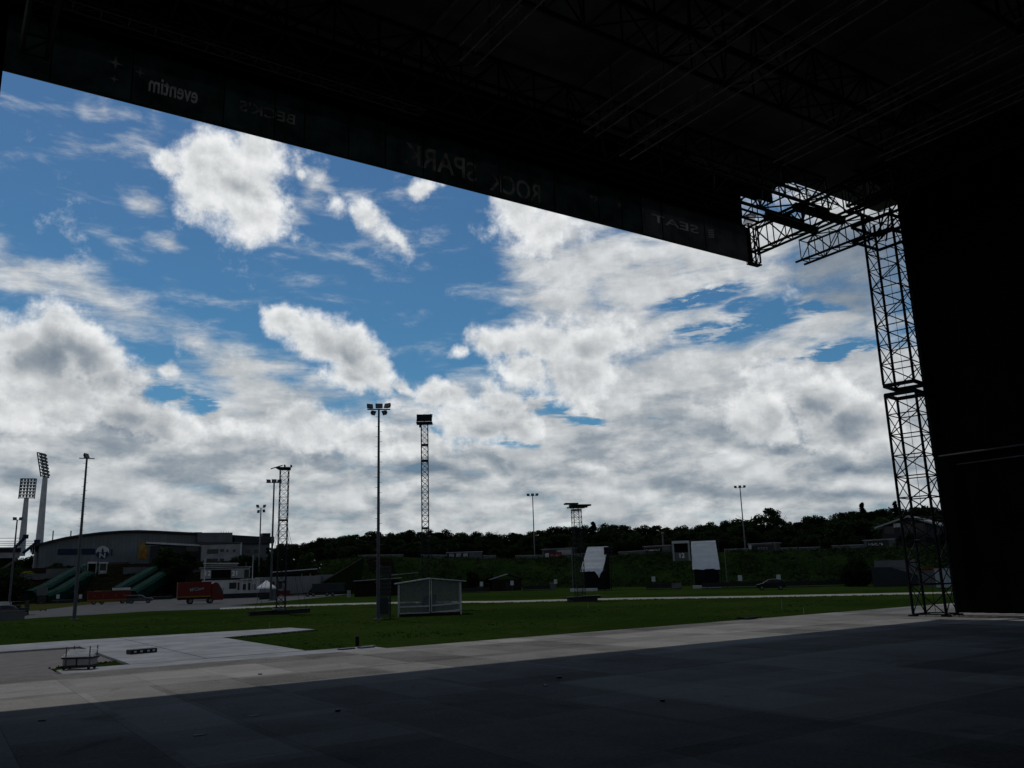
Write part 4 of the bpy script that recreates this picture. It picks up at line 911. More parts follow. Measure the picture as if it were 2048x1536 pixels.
PZ = 8.0                 # height of the plateau behind the earth bank
f = Face(300, 330, 0.10, PZ)
t = thing('arena_hall', 'big grey arena hall with curved roof and round white emblem at the left', 'hall', f.p, f.rz)
top = [(78,1092),(100,1086),(130,1079),(160,1074),(200,1069),(240,1066),(275,1065),(310,1066),(350,1068),(390,1070),(420,1072),(470,1075),(540,1079)]
pts = [f(x, y) for x, y in top]
zb = -4.0
MB().prism([(pts[0][0]+.6, zb)]+[(x, z) for x, z in pts]+[(pts[-1][0], zb)], 0, 55).build('wall', M['hall'], t)
rm = MB(); q = [(pts[0][0]-2.5, pts[0][1]-.9)]+pts
rm.prism([(x, z+.05) for x, z in q]+[(x, z+.75) for x, z in reversed(q)], -2.2, 57).build('roof', M['darkgrey'], t)
for x0, y0, x1, y1 in ((294,1061.5,301,1066),(305,1061.5,311,1066),(378,1063,387,1070),(391,1063,408,1072)):
    o = MB(); wbox(o, f, x0, y0, x1, y1+1, 4, 9).build('roof_unit', M['darkgrey'], t)
o = MB(); wbox(o, f, 392, 1066, 462, 1086, -3.0, -.02).build('plant_screen', M['grey'], t)
o = MB(); wbox(o, f, 466, 1074, 545, 1088, -3.0, -.02).build('plant_screen', M['darkgrey'], t)
o = MB(); wbox(o, f, 522, 1067, 538, 1080, -2.5, 2).build('roof_unit', M['black'], t)
for x in (441, 446, 451, 456):
    a, z = f(x, 1072); MB().tube((a, -1, z-.2), (a, -1, z+1.6), .08, n=5).build('railing_post', M['galv'], t)
o = MB(); wbox(o, f, 115, 1097, 190, 1110, -.25, -.01).build('sign_panel', M['navy'], t)
sg = [c for c in kids(t) if c.name.startswith('sign_panel')][0]
a, b = f(120, 1107), f(186, 1107); faint_print(sg, a[0], b[0], a[1], 1.3, -.26, M['blue'], 3)
x, z = f(205, 1104); r_ = 2.1; q = r_/2.9; cx = x
e = MB().disc((x, z), r_*1.06, -.2, -.01, 32).build('emblem', M['blue'], t)
MB().prism([(x+r_*cos(a), z+r_*sin(a)) for a in [R(-25)+k*R(230)/24 for k in range(25)]], -.26, -.205).build('emblem_ground', M['white'], e)
MB().prism([(cx+a*q, z+b*q) for a, b in ((-2.75,-.9),(-2.1,.25),(-1.6,-.1),(-.45,-.3),(-.42,1.2),(-.15,1.5),(0,2.35),(.15,1.5),(.42,1.2),(.45,-.1),(1.6,-.1),(2.0,.35),(2.75,-.7),(2.3,-1.7),(-2.3,-1.7))], -.31, -.262).build('emblem_castle', M['blue'], e)
letters('N', 3.0*q, M['white'], e, (cx, -.33, z-1.75*q), (R(90), 0, 0), 'emblem_letter', .05, .02, 1.25)
o = MB(); wbox(o, f, 275, 1083, 297, 1119, -.22, -.01).build('poster', M['postergold'], t)
o = MB(); wbox(o, f, 281, 1098, 293, 1117, -.26, -.225).build('poster_figure', mat('poster_amber', (0.30, 0.12, 0.02), .7, 0, .4, .8), t)
o = MB(); wbox(o, f, 222, 1098, 225, 1112, -.3, -.01).build('vent_pipe', M['black'], t)
o = MB(); wbox(o, f, 176, 1124, 258, 1140, -.6, -.02).build('window_band', M['window'], t)
for x in (105, 141):
    a, z = f(x, 1082); MB().tube((a, 3, z-1), (a, 3, z+3.6), .22, n=8).build('antenna', M['white'], t)
# low annex in front of the hall with its bright roof edge
f2 = Face(345, 305, 0.05, PZ); t = thing('annex_building', 'flat roofed dark annex with pale roof edge in front of the arena hall', 'building', f2.p, f2.rz)
o = MB(); wbox(o, f2, 298, 1090, 402, 1165, 0, 14).build('wall', M['darkgrey'], t)
a = f2(292, 1085.5); b = f2(404, 1091.5)
MB().bar((a[0], -1.0, a[1]), (b[0], -1.0, b[1]), .5, .55).build('roof_edge', M['white'], t)
MB().add([(a[0], -1, a[1]), (b[0], -1, b[1]), (b[0], 14, b[1]), (a[0], 14, a[1])], [(0, 1, 2, 3)]).build('roof', M['darkgrey'], t)
o = MB(); wbox(o, f2, 372, 1092, 400, 1103, -.1, -.01).build('window', M['window'], t)
f3 = Face(440, 300, -0.05, PZ); t = thing('office_building', 'pale two storey building with window bands right of the arena hall', 'building', f3.p, f3.rz)
o = MB(); wbox(o, f3, 400, 1088, 481, 1165, 0, 12).build('wall', M['dullwhite'], t)
o = MB(); wbox(o, f3, 481, 1091, 532, 1165, .5, 12).build('wall', M['grey'], t)
o = MB(); wbox(o, f3, 398, 1085, 483, 1088, -.5, 12).build('roof', M['grey'], t)
for r4 in ((414,1098,437,1108),(440,1098,448,1104),(453,1099,457,1104),(466,1099,471,1104),(413,1117,436,1126),(439,1117,448,1124),(490,1099,500,1106),(508,1099,518,1106)):
    o = MB(); wbox(o, f3, *r4, -.06 if r4[0] < 481 else .44, .1 if r4[0] < 481 else .6).build('window', M['window'], t)
o = MB(); wbox(o, f3, 480, 1085, 484, 1110, -.4, -.02).build('chimney_pipe', M['white'], t)
# club house with the black screen
f4 = Face(455, 215, 0.02, 0); t = thing('clubhouse', 'white clubhouse with a black display screen and roof terrace behind the red truck', 'building', f4.p, f4.rz)
o = MB(); wbox(o, f4, 402, 1158, 520, 1195, 0, 9).build('wall', M['white'], t)
o = MB(); wbox(o, f4, 401, 1136, 500, 1158, -.6, 9).build('wall', M['dullwhite'], t)
o = MB(); wbox(o, f4, 398, 1133, 503, 1136.5, -1.1, 9.4).build('roof', M['white'], t)
o = MB(); wbox(o, f4, 422, 1139, 462, 1157, -.75, -.61).build('display_screen', M['display'], t)
for x0, tx in ((415, '12'), (470, '21')):
    x, z = f4(x0, 1147); letters(tx, 1.5, M['letter'], t, (x, -.62, z), (R(90), 0, 0), 'painted_number', .02, .01)
for r4 in ((458,1165,473,1178),(475,1165,479,1180),(485,1168,492,1180),(496,1166,501,1180),(505,1168,511,1180),(488,1139,498,1155)):
    o = MB(); bk = -.06 if r4[1] > 1150 else -.66; wbox(o, f4, *r4, bk, .05 if bk > -.5 else -.55).build('window', M['window'], t)
for x in (408, 424, 440, 456, 474, 492):
    a, z = f4(x, 1134); MB().tube((a, .5, z), (a, .5, z+1.1), .06, n=5).build('railing_post', M['galv'], t)
a = f4(406, 1126.5); b = f4(478, 1126.5); MB().tube((a[0], .5, a[1]), (b[0], .5, b[1]), .07, n=6).build('terrace_rail', M['white'], t)
o = MB(); wbox(o, f4, 410, 1127, 476, 1133, 3, 8).build('terrace_hut', M['grey'], t)
for x in (484, 493, 507, 514):
    a = f4(x, 1164)[0]; MB().box(a-.1, a+.1, -2.6, -2.4, 0, 4.2).build('porch_post', M['white'], t)
a = f4(480, 1164); b = f4(517, 1164); MB().box(a[0], b[0], -2.7, 0, 4.1, 4.3).build('porch_roof', M['white'], t)
o = MB(); wbox(o, f4, 443, 1184, 540, 1197, -6, -5.8).build('barrier', M['black'], t)
for x, yt in ((407, 1117), (503.5, 1110)):
    p = D(x, 1190, 213); p.z = 0; o = thing('flag_pole', 'white flag pole left of the black display screen' if x < 450 else 'white flag pole right of the black display screen', 'pole', p, 0, 'flag poles at the clubhouse')
    MB().tube((0, 0, 0), (0, 0, D(x, yt, 213).z), .13, .07, n=8).build('shaft', M['white'], o); MB().tube((0, 0, 0), (0, 0, .3), .3, n=8).build('socket', M['concrete'], o)
f5 = Face(600, 218, -.08, 0); t = thing('shed_building', 'long white boarded shed with a dark roof left of the timber canopy', 'shed', f5.p, f5.rz)
o = MB(); wbox(o, f5, 571, 1151, 642, 1188, 0, 8).build('wall', M['shed'], t)
o = MB(); wbox(o, f5, 508, 1153, 571, 1188, .4, 8).build('wall', M['dullwhite'], t)
o = MB(); wbox(o, f5, 628, 1148, 690, 1166, 3, 9).build('wall', M['dullwhite'], t)
a, b, c, d = f5.rect(542, 1138, 635, 1150.5)
MB().prism([(a, c), (b, c+.3), (b, d), (a, d-.5)], -.6, 8.6).build('roof', M['wood'], t)
MB().bar((a, -.65, d-.45), (b, -.65, d+.05), .1, .2).build('roof_edge', M['white'], t)
for x in (529, 545, 560): o = MB(); wbox(o, f5, x-4, 1163, x+4, 1178, .32, .5).build('window', M['window'], t)
for x in (603, 620): a, z = f5(x, 1148); MB().tube((a, 1, z-.5), (a, 1, z+.9), .12, n=6).build('vent_pipe', M['white'], t)
o = MB(); wbox(o, f5, 553, 1180, 585, 1189, -6, -5.9).build('barrier', M['redsign'], t)
p = D(532, 1195, 182); p.z = 0; t = thing('pavilion_tent', 'small white peaked tent in front of the long white shed', 'tent', p, rz_at(p))
MB().add([(-1.8,-1.8,2.35),(1.8,-1.8,2.35),(1.8,1.8,2.35),(-1.8,1.8,2.35),(0,0,3.75),(-1.8,-1.8,2.1),(1.8,-1.8,2.1),(1.8,1.8,2.1),(-1.8,1.8,2.1)], [(0,1,4),(1,2,4),(2,3,4),(3,0,4),(5,6,1,0),(6,7,2,1),(7,8,3,2),(8,5,0,3)]).build('canopy', M['tarp'], t)
for x in (-1.7, 1.7):
    for y in (-1.7, 1.7): MB().tube((x, y, 0), (x, y, 2.3), .04, n=6).build('leg', M['galv'], t)
MB().box(-1.3, 1.3, -.6, .4, 0, .9).build('counter', M['black'], t)
p = D(548, 1200, 168); p.z = 0; t = thing('portable_toilet', 'small white and grey cabin beside the foot of the left lattice tower', 'cabin', p, rz_at(p)); MB().box(-.45,.45,-.45,.45,0,2.0).build('body', M['darkgrey'], t, bevel=.04); MB().box(-.5,.5,-.5,.5,2.0,2.2).build('roof', M['white'], t); MB().box(-.3,.3,-.47,-.455,.1,1.85).build('door', M['grey'], t)

# stand of the stadium at the far left
f6 = Face(18, 330, .15, 3); t = thing('stadium_stand', 'pale stadium stand with dark blue slanting roof struts at the far left', 'stand', f6.p, f6.rz)
o = MB(); wbox(o, f6, -160, 1105, 40, 1118, 0, 18).build('parapet', M['dullwhite'], t)
o = MB(); wbox(o, f6, -160, 1097, 43, 1105.5, .6, 18).build('window_band', M['darkgrey'], t)
o = MB(); wbox(o, f6, -160, 1094.5, 45, 1097, -.6, 20).build('roof', M['white'], t)
o = MB(); wbox(o, f6, -160, 1118, 36, 1180, 3, 16).build('terrace', M['bank'], t)
for a, b in (((20,1103),(48,1075)), ((43,1107),(71,1085))):
    a, b = f6(*a), f6(*b); MB().bar((a[0], -2.5, a[1]), (b[0], -2.5, b[1]), .7, .9).build('strut', M['navy'], t); MB().box(b[0]-.8, b[0]+.8, -3.2, -1.8, b[1]-.5, b[1]+.8).build('strut_head', M['navy'], t)
for y0, y1 in ((1078,1077),(1084,1083),(1088,1087),(1092,1091)):
    a, b = f6(-160, y0), f6(46 if y0 < 1080 else 70, y1); MB().tube((a[0], -2.5, a[1]), (b[0], -2.5, b[1]), .09, n=5).build('cable', M['navy'], t)
for x in (58, 62, 66):
    a, b = f6(x, 1094), f6(x, 1106); MB().tube((a[0], -2.5, a[1]), (b[0], -2.5, b[1]), .1, n=5).build('hanger', M['white'], t)
a, b = f6(2, 1140), f6(36, 1117); MB().bar((a[0], 1, a[1]), (b[0], 1, b[1]), 1.5, .7).build('stair_flank', M['concrete'], t)

# low walls and gates on the earth bank
f7 = Face(240, 264, .03, 0)
def wallthing(name, f, r4, th, m, lab, cat='wall', cap=None):
    a, b, c, d = f.rect(*r4); t = thing(name, lab, cat, f.p, f.rz); MB().box(a, b, 0, th, c-4, d).build('body', m, t)
    if cap: MB().box(a-.1, b+.1, -.1, th+.1, d+.003, d+.25).build('coping', cap, t)
    return t
wallthing('retaining_wall', f7, (92, 1138, 172, 1150), .8, M['grey'], 'low grey wall above the left green stair cover', 'wall', M['concrete'])
wallthing('retaining_wall', f7, (40, 1149, 92, 1155), .8, M['grey'], 'low grey wall with yellow bush at the far left of the bank', 'wall', M['concrete'])
wallthing('retaining_wall', f7, (246, 1135, 310, 1149), .8, M['grey'], 'low grey wall above the right green stair cover', 'wall', M['concrete'])
wallthing('retaining_wall', f7, (348, 1139, 408, 1145), .8, M['concrete'], 'low pale wall left of the clubhouse', 'wall')
def gate(f, x0, x1, yt, ys, yb, lab, num):
    a, b, c, d = f.rect(x0, yt, x1, yb); t = thing('entrance_gate', lab, 'gate', f.p, f.rz, 'gates with dark screens')
    q = (b-a)*.11; zs = f(x0, ys)[1]
    for x in (a, b-q): MB().box(x, x+q, 0, .6, c-.3, d).build('post', M['dullwhite'], t)
    MB().box(a, b, -.1, .7, d, d+.5).build('lintel', M['white'], t); MB().box(a+q, b-q, .1, .5, zs, d).build('screen', M['display'], t)
    MB().box(a+q, b-q, .15, .5, c-.3, zs).build('lower_panel', M['grey'], t)
    letters(num, (zs-c)*.9, M['letter'], t, ((a+b)/2, .13, (zs+c)/2), (R(90), 0, 0), 'painted_number', .02, .01)
gate(Face(192, 263, .03, 0), 173, 194, 1127, 1143, 1155, 'entrance gate with dark screen at the head of the left green stair cover', '12')
f8 = Face(203, 263.8, .03, 0); a, b, c, d = f8.rect(194, 1127, 215, 1146); t = thing('ticket_booth', 'open white framed booth right of the left entrance gate', 'booth', f8.p, f8.rz)
for x in (a+.35, b-.3): MB().box(x, x+.3, 0, .6, c-2, d).build('post', M['dullwhite'], t)
MB().box(a+.3, b+.2, -.1, .7, d, d+.4).build('lintel', M['white'], t); MB().box(a+.6, b, .3, .4, c-.6, c+.6).build('counter', M['white'], t); MB().box(a+.6, b-.3, 2.4, 2.5, c, d).build('back_panel', M['window'], t)
# green netted stair covers running up the earth bank
def stair_cover(pts, lab):
    t = thing('stair_cover', lab, 'stair cover', (pts[0][0], pts[0][1], 0), 0, 'green netted stair covers')
    o = V(pts[0]); o.z = 0
    for off in (0.0, 1.0):
        mb = MB(); vs = []
        for i, p in enumerate(pts):
            p = V(p)-o; d = (V(pts[min(i+1, len(pts)-1)])-V(pts[max(i-1, 0)])); d.z = 0; d.normalize(); s = V((d.y, -d.x, 0))
            b = s*(off*3.4)
            for sx, z in ((-1.5, -.3), (-1.5, 1.9), (-.9, 2.5), (.9, 2.5), (1.5, 1.9), (1.5, -.3)): vs.append(p+b+s*sx+V((0, 0, z-off*.9)))
        fs = [(i*6+j, i*6+j+1, i*6+j+7, i*6+j+6) for i in range(len(pts)-1) for j in range(5)]
        mb.add(vs, fs).build('net_tunnel', M['net'], t, smooth=False)
    return t
def bankline(seq): return [D(x, y, d) for x, y, d in seq]
t = stair_cover(bankline([(56,1203,236),(85,1192,241),(115,1174,252),(150,1154,264),(172,1145,272)]), 'left green net cover running up the earth bank beside the mast with a single lamp')
p = D(84, 1190, 232); p.z = 0; o = thing('stair_entrance', 'small grey portal with dark opening at the foot of the left green cover', 'portal', p, rz_at(p))
MB().box(-1.1, 1.1, 0, .5, 2.0, 3.9).build('lintel', M['grey'], o); MB().box(-.9, .9, .1, .4, 0, 2.0).build('opening', M['window'], o)
t = stair_cover(bankline([(232,1196,232),(262,1178,240),(295,1158,254),(325,1144,266),(343,1140,272)]), 'right green net cover running up the earth bank behind the red trailer')
# white guard rail and fence along the foot of the bank
for px0, px1, y, lab in ((104,160,1200,'long dark low fence along the verge left of the red trailer'),(300,345,1199,'dark low fence between the pickup and the truck')):
    f_ = Face((px0+px1)/2, 226, 0, 0); a, b, c, d = f_.rect(px0, y-6, px1, y+1); t = thing('low_fence', lab, 'fence', f_.p, f_.rz)
    MB().box(a, b, 0, .1, .1, .7).build('board', M['black'], t); MB().box(a, b, -.05, .15, .75, .85).build('top_rail', M['galv'], t)

# numbered placards along the foot of the bank
PL = [(116,1193,224,'white placard left of the dark mast at the foot of the earth bank'),(161,1193,224,'white placard right of the dark mast at the foot of the earth bank'),
      (963,1168,176,'white placard left of the timber hut'),(1024,1166,176,'white placard on the timber hut'),(1111,1163,174,'white placard between the timber hut and the slanted screen'),
      (1307,1158,160,'white placard left of the two long white blocks'),(1480,1156,148,'white placard left of the black hatchback'),(1557,1155,146,'white placard behind the roof of the black hatchback'),(1702,1151,143,'white placard on the dark bush by the terrace')]
for x, yc, d, lab in PL:
    p = D(x, yc, d); zc = p.z; p.z = 0; t = thing('number_placard', lab, 'placard', p, rz_at(p), 'white placards round the field')
    MB().box(-.33, .33, -.02, .02, zc-.45, zc+.45).build('board', M['white'], t); MB().tube((0, .05, 0), (0, .05, zc), .035, n=6).build('post', M['galv'], t)

# huts and canopies at the foot of the bank
p = D(1015, 1178, 186); p.z = 0; t = thing('timber_hut', 'dark timber hut with a shallow gable roof in front of the bank', 'hut', p, rz_at(p)+.2)
MB().box(-3.0, 3.0, 0, 3, 0, 2.35).build('wall', M['wood'], t); MB().prism([(-3.5, 2.3), (0.3, 3.35), (3.6, 2.3), (3.6, 2.45), (.3, 3.5), (-3.5, 2.45)], -.5, 3.4).build('roof', M['darkgrey'], t); MB().box(-.4, .5, -.04, -.005, 0, 1.9).build('door', M['black'], t)
p = D(735, 1186, 172); p.z = 0; t = thing('timber_canopy', 'dark open timber canopy with a pale roof edge behind the mesh scaffold', 'canopy', p, rz_at(p))
MB().box(-2.6, 6.5, 0, 3, 2.9, 3.05).build('roof', M['wood'], t); MB().prism([(-2.7, 2.95), (6.6, 3.3), (6.6, 3.45), (-2.7, 3.1)], -.3, -.2).build('roof_edge', M['dullwhite'], t)
for x in (-2.4, 0.5, 3.4, 6.3): MB().box(x-.1, x+.1, .05, .25, 0, 2.9).build('post', M['wood'], t)
MB().box(-2.4, 6.2, 2.6, 2.8, 0, 2.88).build('back_wall', M['wood'], t); MB().box(-3.9, -3.2, -.5, 0, 0, 1.3).build('counter_box', M['dullwhite'], t)
p = D(820, 1180, 178); p.z = 0; t = thing('sun_sail', 'slim flat canopy with a lit front edge above the clear tent', 'canopy', p, rz_at(p))
MB().prism([(-3.7, 3.9), (1.6, 4.25), (.9, 3.6), (.9, 3.5), (1.75, 4.38), (-3.7, 4.05)], -.3, 2.5).build('roof', M['dullwhite'], t)
for x in (-3.5, .8): MB().tube((x, .5, 0), (x, .5, 3.9), .08, n=6).build('post', M['wood'], t)
p = D(1107, 1172, 178); p.z = 0; t = thing('utility_box', 'pale low cabinet beside a placard right of the timber hut', 'cabinet', p, rz_at(p)); MB().box(-.7, .5, 0, .6, 0, 1.35).build('body', M['grey'], t, bevel=.03); MB().box(-.75, .55, -.05, .65, 1.355, 1.42).build('lid', M['dullwhite'], t)
for px, d, l, lab in ((945,176,3.5,'dark low barrier left of the timber hut'),(1075,178,3.0,'dark low barrier right of the timber hut'),(1328,152,3.0,'dark barrier with a pale end left of the two white blocks'),(1460,148,4.5,'dark low barrier left of the black hatchback'),(1625,142,5.5,'dark low barrier right of the black hatchback')):
    p = D(px, 1175, d); p.z = 0; t = thing('crowd_barrier', lab, 'barrier', p, rz_at(p), 'low barriers at the foot of the bank')
    MB().box(-l, l, 0, .12, .25, .95).build('panel', M['black'], t); MB().box(-l, l, -.25, .3, 0, .12).build('foot', M['black'], t)
    if px == 1328: MB().box(l-1.7, l, -.03, -.005, .1, 1.0).build('end_panel', M['concrete'], t)
wp = D(690, 1160, 216); wp.z = 0; t = thing('ramp_wall', 'slanting earth covered ramp wall behind the dark trailer', 'wall', wp, rz_at(wp)); MB().prism([(-9.5, -.1), (-8.0, 1.4), (3.6, 8.2), (4.6, 8.2), (3.5, -.1)], 0, 3).build('flank', M['bank'], t); MB().bar((-8.0, -.1, 1.5), (3.8, -.1, 8.3), .4, .3).build('coping', mat('earthy_coping', (0.07, 0.052, 0.042), .9), t)

# two screens covered by white tarpaulins
def folds(mb, w_bot, w_top, z0, z1, y0, y1, shift, seed, rows=14, cols=8, ragged=.25):
    rng = random.Random(seed); vs = []; fs = []
    for i in range(rows+1):
        t_ = i/rows; w_ = w_bot+(w_top-w_bot)*t_; z = z0+(z1-z0)*t_
        bulge = .13*abs(sin(pi*t_*5.5))
        for j in range(cols+1):
            s = j/cols*2-1; rag = (-ragged*(.4+rng.random()) if i == 0 else 0); edge = rng.uniform(-.035, .035) if j in (0, cols) else 0
            vs.append((s*w_/2+shift*t_+edge, y0+(y1-y0)*t_-bulge+rng.uniform(-.03, .03), z+rag))
    for i in range(rows):
        for j in range(cols): a = i*(cols+1)+j; fs.append((a, a+1, a+cols+2, a+cols+1))
    return mb.add(vs, fs)
p = D(1415, 1170, 152); p.z = 0; t = thing('covered_screen', 'video screen under a square white tarpaulin, right of the entrance gate on the bank', 'screen', p, rz_at(p), 'video screens under white tarpaulins')
k_ = 152/183.6
folds(MB(), 4.55*1, 4.2, 3.35, 7.95, -.2, 1.4, -.15, 4).build('tarpaulin', M['tarp'], t, smooth=True)
MB().box(-2.05, 2.05, .2, 2.4, .2, 3.3).build('base_drape', M['cloth'], t)
fr = MB()
for x in (-2.45, 2.4):
    for y in (.3, 2.6): fr.tube((x, y, 0), (x, y, 8.05), .05, n=6)
    z = .6
    while z < 8: fr.tube((x, .3, z), (x, 2.6, z), .03, n=5); z += .55
for z in (3.3, 8.0): fr.tube((-2.7, .3, z), (2.7, .3, z), .05, n=6)
fr.build('scaffold', M['black'], t)
for x0, x1 in ((-2.45, -.06), (.06, 2.35)): MB().box(x0, x1, -1.0, -.3, 0, .52).build('concrete_block', M['white'], t, bevel=.04)
p = D(1196, 1176, 156); p.z = 0; t = thing('covered_screen', 'video screen under a slanted white tarpaulin with a hanging corner, behind the shortest lattice tower', 'screen', p, rz_at(p), 'video screens under white tarpaulins')
folds(MB(), 4.0, 3.75, 3.5, 7.75, -.9, 1.7, 1.35, 9, ragged=.12).build('tarpaulin', M['tarp'], t, smooth=True).location = (-1.0, 0, 0)
MB().add([(-.45, -.85, 3.42), (1.0, -.85, 3.55), (.45, -.8, 2.75), (.3, -.75, 2.2), (.05, -.85, 2.7)], [(0, 1, 2, 3, 4)]).build('tarp_corner', M['tarp'], t)
fr = MB()
for x0, x1, y in ((.9, 2.3, .6), (2.2, 2.9, 2.4)):
    fr.tube((x0+.2, y, 0), (x1, y, 7.9), .06, n=6)
for i in range(13):
    z = .5+i*.57; fr.tube((.95+.1*i*.57, .6, z), (1.9+.1*i, 2.4, z), .04, n=5); fr.tube((1.1+.1*i*.57, .3, z+.2), (2.0+.1*i, 1.9, z+.2), .05, n=5)
for x in (-2.6, 1.3): fr.tube((x, .4, 0), (x, .4, 3.6), .05, n=6)
fr.build('scaffold', M['black'], t)
MB().box(-2.4, 1.6, .3, 2.5, .2, 3.35).build('base_drape', M['cloth'], t); MB().box(1.4, 2.2, .7, 2.3, .2, 7.6).build('side_drape', M['cloth'], t)
MB().box(-4.9, -.1, -1.4, -.6, 0, .5).build('concrete_block', M['white'], t, bevel=.04)
for px, d, h, lab in ((1146,158,6.3,'thin stake left of the slanted tarpaulin'),(1455,150,6.4,'pale tube post right of the square tarpaulin')):
    p = D(px, 1176, d); p.z = 0; o = MB().tube((0, 0, 0), (.05, 0, h), .09, .07, n=8).build('stake', M['galv']); o.location = p; tag(o, lab, 'post')

# things standing along the crest of the bank
def crest(px, extra=1.0): return on_bank(px, extra)
def wall_piece(x0, x1, h, lab):
    a, b = crest(x0, .6), crest(x1, .6); t = thing('crest_wall', lab, 'wall', a, atan2(b.y-a.y, b.x-a.x), 'low walls along the crest of the bank')
    L = hypot(b.x-a.x, b.y-a.y); k = b.z-a.z
    MB().prism([(0, -.8), (L, k-.8), (L, k+h), (0, h)], 0, .3).build('wall', M['concrete'], t)
    MB().prism([(-.03, h+.003), (L+.03, k+h+.003), (L+.03, k+h+.12), (-.03, h+.12)], -.06, .36).build('coping', M['dullwhite'], t)
wall_piece(716, 806, .6, 'low wall on the crest behind the mesh scaffold'); wall_piece(842, 893, .75, 'low wall on the crest left of the poster hoarding'); wall_piece(966, 992, .8, 'short wall on the crest right of the poster hoarding')
wall_piece(1030, 1092, .8, 'low wall on the crest left of the red sign'); wall_piece(1128, 1170, .7, 'low wall on the crest right of the red sign'); wall_piece(1236, 1290, .7, 'low wall on the crest right of the slanted tarpaulin')
wall_piece(1448, 1495, .55, 'low wall on the crest right of the square tarpaulin'); wall_piece(1560, 1640, .5, 'long low wall on the crest left of the house'); wall_piece(1664, 1728, .7, 'low wall on the crest above the dark bush')
def kiosk(x0, x1, h, lab, cat, parts, m='grey', dp=2.4, extra=2.0):
    a, b = crest(x0, extra), crest(x1, extra); t = thing('kiosk', lab, cat, a, atan2(b.y-a.y, b.x-a.x)); L = hypot(b.x-a.x, b.y-a.y)
    MB().box(0, L, 0, dp, -1.2, h).build('wall', M[m], t); MB().box(-.15, L+.15, -.3, dp+.2, h+.003, h+.18).build('roof', M['dullwhite'], t)
    for n_, u0, u1, z0, z1, mm in parts: MB().box(L*u0, L*u1, -.05, -.005, h*z0, h*z1).build(n_, M[mm], t)
    return t, L
t, L = kiosk(893, 964, 1.35, 'grey hoarding with three pale posters on the crest left of the thin mast', 'hoarding', [('poster', .07, .21, .2, .85, 'dullwhite'), ('poster', .27, .41, .2, .85, 'dullwhite'), ('poster', .47, .60, .2, .85, 'dullwhite'), ('frame', .02, .64, .1, .95, 'black')], 'grey', .6)
for c in kids(t):
    if c.name.startswith('poster'): c.location.y = -.06
t, L = kiosk(1084, 1146, 2.2, 'pale kiosk with the red sign on the crest of the bank', 'kiosk', [('shutter', .5, .95, .35, .9, 'dullwhite'), ('opening', .05, .45, .5, .9, 'darkgrey')], 'concrete')
a, b = crest(1090, .2), crest(1123, .2); t = thing('advert_board', 'red advertising board with a white square on the crest of the bank', 'sign', a, atan2(b.y-a.y, b.x-a.x)); L = hypot(b.x-a.x, b.y-a.y)
MB().box(0, L, -.1, 0, .1, 1.45).build('board', M['redsign'], t); MB().box(.1, L*.24, -.13, -.103, .25, 1.3).build('white_panel', M['white'], t); faint_print(t, L*.3, L*.95, .45, .6, -.105, M['hem'], 4)
t, L = kiosk(1288, 1340, 1.6, 'low kiosk with dark menu board left of the entrance gate on the bank', 'kiosk', [('menu_board', .05, .70, .15, .85, 'wood')], 'concrete'); faint_print(t, L*.1, L*.66, .55, .5, -.055, M['dimletter'], 5)
p = crest(1327, 4); t = thing('chimney_pipe', 'slim pale chimney pipe above the low kiosk', 'chimney', p); MB().tube((0, 0, -1), (0, 0, 4.6), .22, n=8).build('pipe', M['grey'], t); MB().tube((0, 0, 4.6), (0, 0, 5.0), .32, n=8).build('cap', M['dullwhite'], t)
fg = Face(1362, 178, 0, 0); gate(fg, 1346, 1379, 1086, 1105, 1119, 'entrance gate with dark screen and arrow left of the square tarpaulin', '12'); 
p = crest(1386, .3); t = thing('blue_board', 'small blue board between the gate and the square tarpaulin', 'sign', p, rz_at(p)); MB().box(-.6, 1.2, -.05, 0, .1, .8).build('board', M['blue'], t); MB().box(-.1, .1, .01, .1, -.8, .5).build('post', M['black'], t)
t, L = kiosk(1498, 1552, 1.5, 'dark kiosk with faint lettering on the crest right of the thin mast', 'kiosk', [('front_panel', .12, .92, .02, .8, 'darkgrey'), ('light_panel', 0, .1, .3, .95, 'white')], 'concrete'); letters("BECK'S", .75, M['hem'], t, (L*.52, -.07, .5), (R(90), 0, 0), 'lettering', .01, .004)
t, L = kiosk(1729, 1793, 1.5, 'long low kiosk with framed lettering below the house', 'kiosk', [('front_panel', .1, .72, .12, .9, 'darkgrey')], 'concrete', 2.0, 4.0); faint_print(t, L*.15, L*.68, .5, .55, -.055, M['dimletter'], 6)
for x in (1551, 1600, 1646, 1765):
    df, dt, z = bank_at(x); p = D(x, 1150, df+6 if x != 1765 else df+8); p.z = 0
    o = MB().tube((0, 0, 0), (.1, 0, 8.2 if x != 1765 else 7.0), .09, .07, n=7).build('fence_pole', M['black']); o.location = p
    tag(o, {1551: 'dark pole on the bank behind the black hatchback', 1600: 'dark pole on the bank right of the hatchback', 1646: 'dark pole on the bank left of the dark bush', 1765: 'dark pole on the bank above the terrace steps'}[x], 'pole', 'dark poles on the bank')

